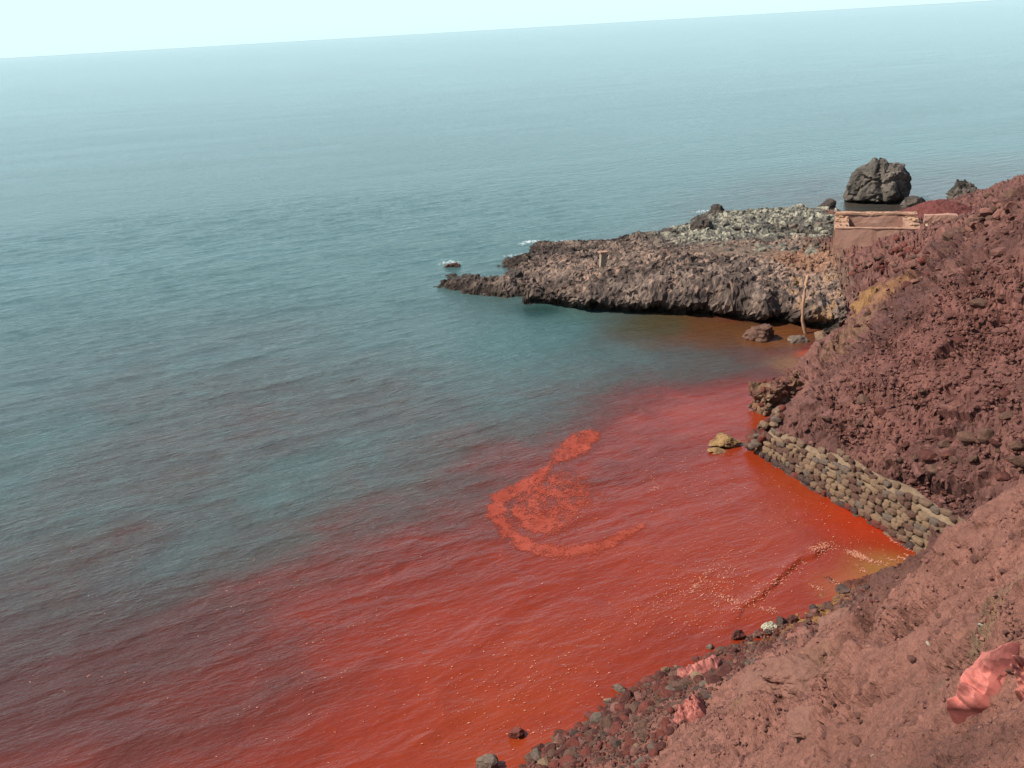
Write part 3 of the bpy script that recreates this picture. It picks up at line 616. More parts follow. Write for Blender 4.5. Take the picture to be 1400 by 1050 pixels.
sea_boulder(1045, 467, 52, 22, 51, M_BROWN, 'brown boulder in the dark water under the headland cliff', sub=4, sink=.35)
sea_boulder(1092, 470, 32, 10, 52, M_GREY, 'flat grey brown rock barely above water right of the brown boulder', sub=3, sink=.45)
sea_boulder(1125, 470, 22, 16, 53, M_OLIVE, 'olive brown rock at the inner corner of the cove', sub=3, sink=.3)
sea_boulder(1140, 463, 16, 13, 54, M_BROWN, 'small brown rock above the olive one at the inner corner of the cove', sub=3, bz=.3, sink=.3)
sea_boulder(997, 614, 54, 15, 61, M_ORANGE, 'jagged tan rock alone in the red water off the stone wall', name='tan_rock', cat='rock', sub=4, sink=.25, worl=.16, cuts=13, squash=.6, rz=.3)
sea_boulder(982, 620, 28, 5, 62, M_ORANGE, 'thin tan rock tip left of the jagged tan rock', name='tan_rock', cat='rock', sub=3, sink=.45, rz=.5)
# boulders over the back of the headland
mats = [M_SALT, M_SALT, M_LAVA2, M_GREY]
poly = [(950,335),(968,302),(1000,298),(1060,298),(1132,300),(1136,330),(1110,350),(1060,350),(1000,345)]
n_ = 0
while n_ < 150:
    px, py = random.uniform(945, 1140), random.uniform(296, 352)
    if not inpoly(np.array([px]), np.array([py]), poly)[0]: continue
    p = hit(px, py, lambda x, y: np.maximum(base(x, y), 0)); m = random.choice(mats); s_ = random.uniform(.18, .42) * (1.25 if random.random() < .15 else 1)
    lab, g_ = {M_SALT: ('grey boulder with whitish crust in the headland boulder field,', 'whitish crusted boulders on the headland'), M_LAVA2: ('dark lava boulder in the pale headland boulder field,', 'dark boulders among the pale ones on the headland'), M_GREY: ('plain grey boulder in the pale headland boulder field,', 'plain grey boulders on the headland')}[m]
    zz = (' back row' if py < 312 else ' front row' if py > 334 else ' middle') + (' left' if px < 1010 else ' right' if px > 1080 else ' centre')
    put_rock('boulder', random.choice(protos(m, 'boulder', 6, 2, rough=.3)), p, (s_ * random.uniform(.9, 1.7), s_ * random.uniform(.8, 1.2), s_ * random.uniform(.5, .9)), sink=.1, label=lab + zz, cat='boulder', group=g_ + zz); n_ += 1
for px, py in [(1068,352),(1083,362),(1103,362),(1122,358),(1128,349),(1075,372),(1118,340),(1090,350)]:
    p = hit(px, py); s_ = random.uniform(.1, .2)
    put_rock('stone', random.choice(protos(M_TAN, 'boulder', 4, 2, rough=.25)), p, (s_ * 1.3, s_, s_ * .7), label='pale tan stone lying on the bare sandy ground left of the tank', cat='stone', group='pale stones on the sandy ground by the tank')

# ------------------------------------------------------------------ masonry tank
M_PLA = earth_mat('pink_plaster', base=(.33, .175, .125), tint=(.37, .205, .145), var=.2, bscale=(2.2, 14), bstr=.5, bdist=.03, objspace=True)
M_RIM = earth_mat('rim_plaster', base=(.36, .20, .13), tint=(.29, .145, .10), var=.3, bscale=(3, 16), bstr=.7, bdist=.04, objspace=True)
def rough_box(lo, hi, mat, name, parent=None, step=.16, amp=.03, seed=0, taper=0.0, **k):
    """box with a fine skin of vertices, edges worn by noise"""
    lo = np.array(lo, float); hi = np.array(hi, float); V = []; FF = []; off = 0
    for ax in range(3):
        a, b = [i for i in range(3) if i != ax]; na = max(2, int((hi[a] - lo[a]) / step) + 2); nb = max(2, int((hi[b] - lo[b]) / step) + 2)
        ga, gb = np.meshgrid(np.linspace(lo[a], hi[a], na), np.linspace(lo[b], hi[b], nb), indexing='ij')
        for side in (0, 1):
            P = np.zeros((na * nb, 3)); P[:, a] = ga.ravel(); P[:, b] = gb.ravel(); P[:, ax] = (hi if side else lo)[ax]
            f = grid_faces(na, nb) + off
            if (side == 1) == (ax == 1): f = f[:, ::-1]
            V.append(P); FF.append(f); off += len(P)
    V = np.vstack(V); c = (lo + hi) / 2
    if taper: V[:, :2] += (V[:, :2] - c[:2]) * (taper * (hi[2] - V[:, 2:3]) / (hi[2] - lo[2]))
    sgn = np.sign(V - c); D = np.stack([fbm3(V[:, 0] * 1.7 + seed, V[:, 1] * 1.7, V[:, 2] * 1.7, 4, 11 + i, .6) for i in range(3)], 1)
    V = V + D * amp * 2 + (-sgn) * amp * .4
    me = mesh_np(name, V, np.vstack(FF), None, False, mat); return obj(name, me, parent, **k)
tp = WY(1138, 374, 53.0); bz = 0.75; top = WY(1139, 313, 53.0)[2]
tank = bpy.data.objects.new('masonry_tank', None); COL.objects.link(tank); tank.location = (tp[0], tp[1], bz)
tank.rotation_euler = (0, 0, -math.radians(19.2)); tank['label'] = 'open topped plastered masonry tank on the headland with rubble at its foot'; tank['category'] = 'tank'
TW = 4.45; TD = 3.9; TH = top - bz
rough_box((0, 0, 0), (TW, .28, TH), M_PLA, 'front_wall', tank, seed=1, amp=.02)
rough_box((0, TD - .45, 0), (TW, TD, TH + .12), M_PLA, 'back_wall', tank, seed=2)
rough_box((-.02, .285, 0), (.75, TD - .455, TH + .02), M_RIM, 'side_wall', tank, seed=3, amp=.05)
rough_box((TW - .8, .285, 0), (TW + .02, TD - .455, TH + .05), M_RIM, 'side_wall', tank, seed=4, amp=.05)
rough_box((.76, .286, 0), (TW - .81, TD - .456, TH - 1.0), M_PLA, 'tank_floor', tank, seed=5, amp=.02)
rough_box((-.03, TD - .5, TH + .125), (TW + .03, TD + .03, TH + .27), M_RIM, 'coping', tank, seed=6, amp=.04)
rough_box((-.03, -.03, TH + .005), (TW + .03, .30, TH + .07), M_RIM, 'coping', tank, seed=7, amp=.02)
rough_box((-.06, 0.02, 0), (-.005, TD, TH - .02), M_RIM, 'plaster_skin', tank, seed=8, amp=.008)
def part_stone(par, x, y, z, s_, mats_=(M_TAN,), flat=.5, sub=1):
    m = random.choice(mats_); o = obj('stone', random.choice(protos(m, 'stone', 6, sub)), par, loc=(x, y, z)); o.scale = (s_ * random.uniform(.8, 1.5), s_, s_ * flat); o.rotation_euler = (random.uniform(-.3, .3), random.uniform(-.3, .3), random.uniform(0, 6)); return o
M_RIMS = rock_mat('rim_stone', (.40, .24, .13), (.28, .15, .09))
for i in range(34):
    x = random.uniform(.05, .7) if i % 2 else random.uniform(TW - .72, TW - .05); part_stone(tank, x, random.uniform(.3, TD - .5), TH + .06, random.uniform(.08, .2), (M_RIMS, M_RIMS, M_TAN), .45)
for i in range(14): part_stone(tank, random.uniform(.1, TW - .1), TD - .25 + random.uniform(-.12, .12), TH + .27, random.uniform(.06, .14), (M_RIMS,), .35)
# low ruin right of the tank
rp = WY(1252, 317, 53.5); ruin = bpy.data.objects.new('ruined_wall', None); COL.objects.link(ruin); ruin.location = (rp[0], rp[1], rp[2] - .65); ruin.rotation_euler = (0, 0, -math.radians(16))
ruin['label'] = 'pale broken masonry footing between the tank and the hillside'; ruin['category'] = 'ruin'
rough_box((-.3, 0, 0), (1.9, .5, .95), M_RIM, 'footing', ruin, seed=11, amp=.10, step=.1)
rough_box((.5, .9, .1), (2.3, 1.5, 1.42), M_PLA, 'back_wall', ruin, seed=12, amp=.06)
for i in range(40): part_stone(ruin, random.uniform(-.6, 2.4), random.uniform(-.1, .85), .95 + random.uniform(0, .1), random.uniform(.07, .17), (M_RIMS, M_TAN, M_WHITE), .6)
# gravel heap
hp = WY(1282, 300, 62.0); n = 70; gx_, gy_ = np.meshgrid(np.linspace(-1, 1, n), np.linspace(-1, 1, n), indexing='ij'); q_ = np.hypot(gx_, gy_)
hz_ = 1.25 * (1 - sst(0, 1.05, q_)) + .16 * fbm2(gx_.ravel() * 9, gy_.ravel() * 9, 4, 3, .7).reshape(n, n) - .15
obj('gravel_heap', mesh_np('gravel_heap', np.stack([gx_ * 4.0, gy_ * 3.0, hz_], -1).reshape(-1, 3), grid_faces(n, n), None, False, earth_mat('ochre_gravel', base=(.125, .038, .031), var=.5, bscale=(4, 18), bstr=1, bdist=.06)), label='low mound of dark red gravel behind the ruined footing right of the tank', cat='gravel heap', loc=(hp[0], hp[1], hp[2] + .15))
# concrete post and hanging rope
pp = hit(823, 362); post = obj('concrete_post', None, label='short leaning concrete post with a pale cap on the headland', cat='post', loc=(pp[0], pp[1], pp[2] - .3))
M_CON = earth_mat('old_concrete', base=(.27, .20, .14), var=.3, bscale=(6, 20), objspace=True); post.rotation_euler = (0, .08, .3)
rough_box((-.17, -.14, 0), (.17, .14, 1.0), M_CON, 'shaft', post, step=.08, amp=.02); rough_box((-.26, -.2, 1.003), (.26, .2, 1.11), M_RIM, 'cap', post, step=.08, amp=.02)
def tube(name, pts, r, mat, parent=None, seg=8, wob=0.0, **k):
    P = [Vector(p) for p in pts]; Q = []
    for i in range(len(P) - 1):
        for j in range(5): Q.append(P[i].lerp(P[i + 1], j / 5))
    Q.append(P[-1]); V = []; FF = []
    for i, c_ in enumerate(Q):
        t = (Q[min(i + 1, len(Q) - 1)] - Q[max(i - 1, 0)]).normalized(); a = t.orthogonal().normalized() if abs(t.z) < .9 else Vector((1, 0, 0)).cross(t).normalized(); b = t.cross(a)
        rr = r * (1 + wob * random.uniform(-1, 1))
        for s in range(seg): V.append(c_ + (a * math.cos(6.2832 * s / seg) + b * math.sin(6.2832 * s / seg)) * rr)
    for i in range(len(Q) - 1):
        for s in range(seg): FF.append((i * seg + s, i * seg + (s + 1) % seg, (i + 1) * seg + (s + 1) % seg, (i + 1) * seg + s))
    return obj(name, mesh_np(name, [v[:] for v in V], FF, None, True, mat), parent, **k)
M_ROPE = earth_mat('weathered_wood', base=(.33, .18, .11), var=.3, bscale=(8, 30), objspace=True)
Y0 = 45.4
tube('wooden_pole', [WY(1104, 378, Y0 + .9), WY(1101, 392, Y0 + .2), WY(1098, 415, Y0), WY(1097, 438, Y0), WY(1101, 456, Y0)], .075, M_ROPE, wob=.25, label='long thin bent wooden pole leaning against the headland cliff down to the water', cat='pole')

# ------------------------------------------------------------------ stone retaining wall at the foot of the slope
B0 = np.array(W(1043, 628, 0)); B1 = np.array(W(1262, 762, 0)); dv = B1 - B0; Lw = np.linalg.norm(dv); du = dv / Lw; Lw += 1.6
nin = np.array([-du[1], du[0], 0]);  nin = nin if nin[0] > 0 else -nin      # inland
wall = bpy.data.objects.new('retaining_wall', None); COL.objects.link(wall); wall.location = tuple(B0)
wall['label'] = 'rubble stone retaining wall with pale mortar between red water and slope'; wall['category'] = 'wall'
def wtop(u): return 1.15 + .35 * sst(0, 5, u) + .06 * math.sin(u * 2.3)
def wpt(u, v, out=0.0):      # u along, v height share
    h_ = wtop(u) * v; lean = .30 * h_ + .22 * max(v - .82, 0) * 5 * .9
    return B0 * 0 + du * u + nin * (lean - out) + np.array([0, 0, h_ - .12])
M_MORT = earth_mat('pale_mortar', base=(.19, .125, .078), tint=(.13, .08, .048), var=.35, bscale=(6, 30), bstr=.9, bdist=.04)
un = np.linspace(-.35, Lw, 110); vn_ = np.linspace(-.6, 1.06, 30); V = []
for u in un:
    for v in vn_:
        p = wpt(u, min(v, 1.0)) + (nin * (v - 1) * 2.2 if v > 1 else 0); V.append(p + np.array([0, 0, -.05]) + nin * .05)
V = np.array(V); V[:, :3] += (.05 * fbm3(V[:, 0] * 3, V[:, 1] * 3, V[:, 2] * 3, 4, 71))[:, None] * -nin[None]
obj('mortar_bed', mesh_np('mortar_bed', V, grid_faces(len(un), len(vn_)), None, True, M_MORT), wall)
ws = [M_GREY, M_OLIVE, M_BROWN, M_TAN, M_TAN, M_OLIVE, M_OLIVE, M_GREY, M_BROWN]
zc = -.02; row = 0; cnt = 0; bas = Matrix((du, nin, (0, 0, 1))).transposed()
while zc < 1.5:
    hr_ = random.uniform(.15, .20); u = -.3 + random.uniform(0, .2)
    while u < Lw:
        wl = random.uniform(.19, .40); T = wtop(u)
        if zc + hr_ * .5 < T and cnt < 266:
            p = wpt(u + wl / 2, (zc + hr_ / 2) / T + random.uniform(-.045, .045), .0); dark = zc < .35 and u < 2.4
            m = M_DARK if dark and random.random() < .6 else random.choice(ws if zc > .3 else [M_BROWN, M_OLIVE, M_DARK, M_RED, M_OLIVE])
            o = obj('stone', random.choice(blocks(m)), wall, loc=p); o.scale = (wl * .56 * random.uniform(.92, 1.06), random.uniform(.07, .12), hr_ * .57 * random.uniform(.88, 1.08))
            o.rotation_euler = (bas.to_euler().x, bas.to_euler().y, bas.to_euler().z + random.uniform(-.15, .15)); o.rotation_euler.rotate_axis('Y', random.uniform(-.18, .18)); cnt += 1
        u += wl + random.uniform(.0, .04)
    zc += hr_ + .008; row += 1
for _ in range(26):
    u = random.uniform(-.95, -.25); vv = random.uniform(-.1, 1.3); q_ = B0 + du * u + nin * vv; zb = float(base(q_[0], q_[1])); q_ = du * u + nin * vv + np.array([0, 0, max(zb, -.05) + .12])
    o = obj('stone', random.choice(protos(random.choice(ws + [M_RED, M_MAROON]), 'stone', 7, 2, rough=.22, cutd=(.62, .92))), wall, loc=q_); o.scale = (random.uniform(.14, .26), random.uniform(.14, .22), random.uniform(.12, .18)); o.rotation_euler = (random.random(), random.random(), random.random() * 6)
for u, v in [(-.45,.1),(-.55,.3),(-.4,.55),(-.35,.8),(-.5,.05),(-.3,.95),(-.75,.15),(-.65,.45)]:
    p = wpt(u, v) + nin * (.15 + .5 * random.random() * v); o = obj('stone', random.choice(protos(random.choice(ws), 'stone', 7, 2)), wall, loc=p); o.scale = (.2, .2, .15)
# broken masonry pier upslope
pr = W(1045, 573, 0); pier = bpy.data.objects.new('masonry_pier', None); COL.objects.link(pier); pier.location = (pr[0] + .1, pr[1] + .15, -.15)
pier['label'] = 'broken stump of old red brown masonry sticking into the water beyond the wall'; pier['category'] = 'ruin'; pier.rotation_euler = (0, 0, math.radians(24))
M_PIER = earth_mat('old_masonry', base=(.11, .045, .032), tint=(.19, .11, .055), var=.45, bscale=(4, 15), bstr=.9, bdist=.08)
rough_box((0, 0, 0), (3.4, 1.15, 1.25), M_PIER, 'core', pier, step=.09, amp=.16, seed=21)
for i in range(70):
    f = i % 3
    x, y, z = (random.uniform(0, .5), 0.0, random.uniform(.1, 1.1)) if f == 0 else (random.uniform(0, 2.8), random.uniform(.1, 1.1), 1.22) if f == 1 else (0.0, random.uniform(0, 1.1), random.uniform(.1, 1.1))
    if i > 50: x, y, z = random.uniform(.2, 2.2), 0, random.uniform(.1, 1.1)
    part_stone(pier, x, y, z, random.uniform(.09, .17), (M_BROWN, M_TAN, M_OLIVE, M_RED) if x < .8 else (M_RED, M_MAROON, M_BROWN), .8)

# ------------------------------------------------------------------ rubble along the beach
BP = [(715,1052),(735,1015),(785,985),(835,955),(880,930),(930,905),(985,888),(1035,862),(1095,845),(1150,818),(1195,812),(1200,822),(1140,852),(1090,885),(1030,920),(990,950),(950,990),(905,1020),(880,1052)]
def lab_beach(nm_, s_, px, py):
    zn = 'at the bottom edge of the picture' if py > 1015 else 'below the lower pink rag' if py > 985 else 'left of the lower pink rag' if px < 925 and py > 940 else 'around the pink rags' if py > 900 else 'between the upper pink rag and the whitish stone' if px < 1060 else 'between the whitish stone and the ochre corner'
    sz = 'large' if s_ > .15 else 'middling' if s_ > .105 else 'small'
    return dict(label='%s %s stone in beach rubble %s' % (sz, nm_, zn), cat='stone', group='%s %s stones in the rubble %s' % (sz, nm_, zn))
def lab_slope(nm_, s_, px, py):
    v = 'high on' if py < 380 else 'halfway up' if py < 520 else 'low on'; h = 'near the right edge' if px > 1300 else 'in the middle' if px > 1180 else 'near the cove'
    if py > 520 and px <= 1180: h = 'above the left wall end'
    sz = 'big' if s_ > .17 else 'mid-size' if s_ > .11 else 'small'
    return dict(label='%s %s clod %s the dark slope %s' % (sz, nm_, v, h), cat='clod', group='%s %s clods %s the dark slope %s' % (sz, nm_, v, h))
BM = [(M_MAROON, 'dark maroon', 9), (M_BROWN, 'brown', 8), (M_DARK, 'near black', 2), (M_RED, 'brick red', 9), (M_GREY, 'grey', 1), (M_CLODN, 'pale red', 3), (M_TAN, 'tan', 1)]
bag = [b for b in BM for _ in range(b[2])]
n_ = 0; small = []
while n_ < 300:
    px, py = random.uniform(715, 1200), random.uniform(810, 1052)
    if not inpoly(np.array([px]), np.array([py]), BP)[0]: continue
    if px > 1040 and random.random() < .45: continue
    p, b_ = surf(px, py); m, nm_, _ = random.choice(bag); s_ = random.choice([.09, .1, .11, .13, .15, .19]) * random.uniform(.8, 1.15) * (1 if px < 1000 else .8)
    put_rock('stone', random.choice(protos(m, 'stone', 7, 2)), p, (s_ * random.uniform(1, 1.5), s_, s_ * random.uniform(.5, .8)), sink=-.05, **lab_beach(nm_, s_, px, py)); n_ += 1
while len(small) < 3200:
    px, py = random.uniform(700, 1210), random.uniform(805, 1060)
    if not inpoly(np.array([px]), np.array([py]), BP)[0]: continue
    p, b_ = surf(px, py); s_ = random.uniform(.025, .075); small.append((p[0], p[1], p[2] + .01, s_ * 1.3, s_, s_ * .7, random.uniform(0, 6), random.uniform(-.5, .5), random.randrange(5)))
inst_stuff('beach_gravel', small, [M_MAROON, M_RED, M_BROWN, M_DARK, M_CLOD], label='small broken stones filling the rubble strip at the waterline', cat='gravel')
def one(name, px, py, wpx, hpx, seed, mat, label, **k): return sea_boulder(px, py, wpx, hpx, seed, mat, label, name=name, cat=k.pop('cat', 'stone'), sub=k.pop('sub', 3), **k)
one('grey_stone', 664, 1058, 34, 26, 71, M_GREY, 'pointed grey stone poking from the red water at the bottom edge', cuts=14, rough=.12)
one('stone', 847, 948, 20, 10, 72, M_GREY, 'flat grey stone alone in the red water off the rubble', sink=.3)
one('stone', 911, 922, 13, 11, 73, M_TAN, 'round yellowish stone at the water edge above the rubble')
one('stone', 708, 1009, 24, 14, 74, M_RED, 'lumpy red stone awash near the bottom of the picture', sink=.4)
one('stone', 1010, 878, 22, 18, 75, M_MAROON, 'dark lumpy rock in the shallows where the wave line ends', sub=4, worl=.12)
one('stone', 970, 889, 12, 7, 76, M_GREY, 'small pale grey stone left of the dark lumpy rock', sink=.3)
one('stone', 1053, 868, 21, 16, 77, rock_mat('crusted_stone', (.42, .37, .26), (.11, .07, .045), (9, 30), .03), 'whitish crusted stone at the water edge beside dark rocks', worl=.14, sub=4)
one('stone', 1069, 861, 20, 18, 78, M_DARK, 'dark round rock right behind the whitish stone')
one('stone', 1085, 860, 18, 18, 79, M_MAROON, 'dark maroon rock second to the right of the whitish stone')
one('stone', 1033, 873, 9, 6, 80, M_GREY, 'small grey stone in the shallows left of the whitish stone')
one('stone', 1156, 815, 24, 14, 81, M_DARK, 'black lumpy stone in the shallows by the ochre corner', sub=3, worl=.1)
one('stone', 1181, 816, 20, 10, 82, M_MAROON, 'low maroon stone right of the black lumpy one by the ochre corner')
one('stone', 1172, 826, 18, 8, 83, M_RED, 'red brown stone half hidden by the near slope')
one('stone', 1112, 838, 16, 10, 84, M_DARK, 'small dark stone left of the ochre corner shallows')
one('stone', 1093, 656, 5, 4, 85, M_WHITE, 'tiny white stone floating by the foot of the wall', sub=2)

# ------------------------------------------------------------------ stones and clods on the slopes
FARP = [(1060,590),(1140,480),(1200,405),(1300,312),(1398,245),(1398,640),(1300,712),(1180,655)]
cand = []
while len(cand) < 200:
    px, py = random.uniform(1040, 1400), random.uniform(240, 720)
    if not inpoly(np.array([px]), np.array([py]), FARP)[0]: continue
    b_ = hit(px, py)
    if fbm2(np.array([b_[0] * .7]), np.array([b_[1] * .5]), 3, 91)[0] < random.uniform(-.35, .3): continue
    cand.append((px, py))
for i, (px, py) in enumerate(cand):
    p, b_ = surf(px, py); s_ = random.choice([.08, .09, .11, .13, .16, .24]) * random.uniform(.8, 1.2); m, nm_ = random.choice([(M_CLOD, 'red'), (M_CLOD, 'red'), (M_MAROON, 'dark maroon'), (M_BROWN, 'brown')])
    put_rock('earth_clod', random.choice(protos(m, 'stone', 7, 2)), p, (s_ * random.uniform(1, 1.6), s_, s_ * random.uniform(.6, .9)), sink=.1, **lab_slope(nm_, s_, px, py))
lg = []
for P, wd, dp in LEDGES:
    for _ in range(190):
        t = random.random() * (len(P) - 1); i = int(t); lg.append((P[i][0] + (P[i + 1][0] - P[i][0]) * (t - i) + random.gauss(0, 7), P[i][1] + (P[i + 1][1] - P[i][1]) * (t - i) + random.gauss(3, 6)))
sm = list(lg)
while len(sm) < 7500:
    px, py = random.uniform(1040, 1420), random.uniform(230, 720)
    if not inpoly(np.array([px]), np.array([py]), FARP)[0]: continue
    sm.append((px, py))
def hitv(lst, rmax):
    D = np.array([(F + R * ((q[0] - 700) / FP) + U * ((525 - q[1]) / FP))[:] for q in lst]); n = len(D); out = np.zeros((n, 2)); done = np.zeros(n, bool); t = 1.5
    while t < rmax and not done.all():
        z = CH + D[:, 2] * t; x = D[:, 0] * t; y = D[:, 1] * t; k = ~done & (z <= np.maximum(base(x, y), 0)); out[k, 0] = x[k]; out[k, 1] = y[k]; done |= k; t += max(.03, t * .003)
    return out
def many(lst, fn, smin, smax, nmat):
    out = []
    H_ = hitv(lst, 90); x, y, z = lifted(H_[:, 0], H_[:, 1])
    cl = fbm2(H_[:, 0] * .9, H_[:, 1] * .7, 3, 777)
    for i in range(len(lst)):
        if cl[i] < random.uniform(-.35, .3): continue
        s_ = smin + (smax - smin) * random.random() ** 3.2; out.append((x[i], y[i], z[i], s_ * random.uniform(1, 1.6), s_, s_ * .75, random.uniform(0, 6), random.uniform(-.6, .6), random.randrange(nmat)))
    return out
inst_stuff('slope_rubble', many(sm, hit, .03, .12, 3), [M_CLOD, M_CLOD, M_MAROON], label='countless small clods and stones studding the dark red slope', cat='rubble')
def outcrop(px, py, wpx, hpx, seed, label, sq=.9, sink=.35):
    p, b_ = surf(px, py); d = math.sqrt(p[0] ** 2 + p[1] ** 2 + (CH - p[2]) ** 2); V, Fc = rockV(5, seed, cuts=14, rough=.30, worl=.07, freq=2.0, cutd=(.5, .85)); V = V / np.abs(V).max(0) * (wpx * d / FP / 2, wpx * d / FP / 2 * sq, hpx * d / FP / 2)
    o = obj('earth_rock', mesh_np('earth_rock', V, Fc, None, False, M_OUT), loc=(p[0], p[1], p[2] - hpx * d / FP * .14), label=label, cat='rock'); o.rotation_euler = (.2, -.35, -.35)
M_OUT = rock_mat('caked_earth_rock', (.195, .09, .065), (.14, .068, .047), (5, 24), .06)
for q_ in [(1112,925,110,85,1,'largest rounded block of the cracked outcrop on the near slope'), (1114,880,56,34,2,'small upper block of the cracked outcrop with a dark cleft at its right'), (1172,932,46,52,3,'narrow block right of the deep crack in the outcrop'), (1062,962,90,46,4,'flat block at the lower left of the cracked outcrop'),
           (1150,858,60,34,6,'low slab right of the top cleft of the outcrop'), (1118,990,64,34,7,'lower block under the largest rounded block of the outcrop'), (1215,968,50,26,9,'small worn block right of the outcrop')]: outcrop(*q_)
NP = [(1090,880),(1210,795),(1300,725),(1400,660),(1400,1050),(890,1050),(960,990),(1040,920)]
sm = []
while len(sm) < 10000:
    px, py = random.uniform(880, 1400), random.uniform(660, 1052)
    if random.random() < .35: cq = random.choice([(960,985),(1000,975),(1040,965),(1085,955),(1140,965),(1195,965),(930,1010),(980,1020),(1250,870),(1180,860),(1225,850),(1080,1000)]); px, py = random.gauss(cq[0], 26), random.gauss(cq[1], 14)
    if inpoly(np.array([px]), np.array([py]), NP)[0]: sm.append((px, py))
inst_stuff('near_slope_clods', [(a, b, c, sx * f, sy * f, sz * f, r, t, m) for (a, b, c, sx, sy, sz, r, t, m) in many(sm, hit, .012, .055, 3) for f in [min(1.3, max(.28, math.hypot(a, b) / 13))]], [M_CLODN, M_CLODN, M_CLOD], label='small crumbs of soil scattered over the near slope', cat='soil crumbs')
CL = [(960,985),(1000,975),(1040,965),(1085,955),(1110,965),(1140,965),(1165,978),(1195,965),(1230,950),(930,1010),(980,1020),(1080,1010),(1200,990),(1250,870),(1180,860),(1225,850),(1330,910),(1300,870),(1130,1040)]
n_ = 0
while n_ < 150:
    px, py = random.uniform(900, 1400), random.uniform(670, 1050)
    if not inpoly(np.array([px]), np.array([py]), NP)[0]: continue
    if random.random() < .75: cq = random.choice(CL); px, py = random.gauss(cq[0], 16), random.gauss(cq[1], 10)
    p, b_ = surf(px, py); dd = math.sqrt(p[0] ** 2 + p[1] ** 2 + (CH - p[2]) ** 2); s_ = random.uniform(3.5, 9) * dd / FP
    zz = 'by the cracked outcrop' if 1020 < px < 1220 and 850 < py < 1000 else 'near the red sack' if px > 1260 and py > 860 else 'towards its ridge' if py < 850 else 'at the bottom edge' if py > 1000 else 'left of the sack' if px > 1150 else 'beside the beach rubble'
    put_rock('earth_clod', random.choice(protos(M_CLODN, 'stone', 7, 2)), p, (s_ * random.uniform(1, 1.5), s_, s_ * .7), sink=.15, label='loose clod of pale red soil on the near slope ' + zz, cat='clod', group='loose clods ' + zz); n_ += 1
PILE = [(1165,375),(1180,362),(1200,345),(1222,338),(1240,330),(1262,335),(1255,350),(1230,362),(1200,375),(1170,385)]
n_ = 0
while n_ < 90:
    px, py = random.uniform(1145, 1275), random.uniform(325, 400)
    if not inpoly(np.array([px]), np.array([py]), PILE)[0] and random.random() < .8: continue
    p, b_ = surf(px, py); s_ = random.uniform(.10, .22); m = random.choice([M_BROWN, M_RED, M_MAROON, M_CLODN])
    put_rock('rubble_stone', random.choice(protos(m, 'stone', 7, 2)), p, (s_ * 1.2, s_, s_ * .8), sink=-.1, label={M_BROWN: 'brown', M_RED: 'brick red', M_MAROON: 'dark maroon', M_CLODN: 'pale red'}[m] + ' stone in the rubble against the tank, ' + ('right part' if px > 1215 else 'left part'), cat='stone', group={M_BROWN: 'brown', M_RED: 'brick red', M_MAROON: 'dark maroon', M_CLODN: 'pale red'}[m] + ' stones piled against the tank ' + ('right part' if px > 1215 else 'left part')); n_ += 1
n_ = 0
while n_ < 60:
    px, py = random.uniform(1275, 1400), random.uniform(240, 325)
    if py < 318 - (px - 1275) * .62 or py > 340 - (px - 1275) * .5: continue
    p, b_ = surf(px, py); s_ = random.uniform(.14, .34)
    put_rock('crest_rock', random.choice(protos(M_BROWN if n_ % 2 else M_CLODN, 'stone', 7, 2)), p, (s_ * 1.3, s_, s_ * .8), sink=.1, label=('brown' if n_ % 2 else 'pale red') + ' knobbly rock on the hill crest ' + ('at the right picture edge' if px > 1350 else 'right of the ruined footing'), cat='rock', group=('brown' if n_ % 2 else 'pale red') + ' rocks on the hill crest ' + ('at the right picture edge' if px > 1350 else 'right of the ruined footing')); n_ += 1
for px, py, lab in [(1245,818,'white pebble on the smooth edge of the near slope'), (1343,858,'white crumpled scrap left of centre between ridge and sack'), (1270,882,'pale pinkish pebble in the middle of the near slope'), (1268,968,'small white pebble on the soil left of the sack'),
                    (1204,1044,'yellowish white pebble at the bottom edge of the near slope'), (1207,965,'pale pebble among clods below the cracked outcrop')]:
    p, b_ = surf(px, py); dd = math.sqrt(p[0] ** 2 + p[1] ** 2 + (CH - p[2]) ** 2); s_ = 3.2 * dd / FP
    put_rock('pebble', random.choice(protos(M_WHITE, 'pebble', 4, 2)), p, (s_ * 1.3, s_, s_ * .7), sink=-.2, label=lab, cat='pebble')

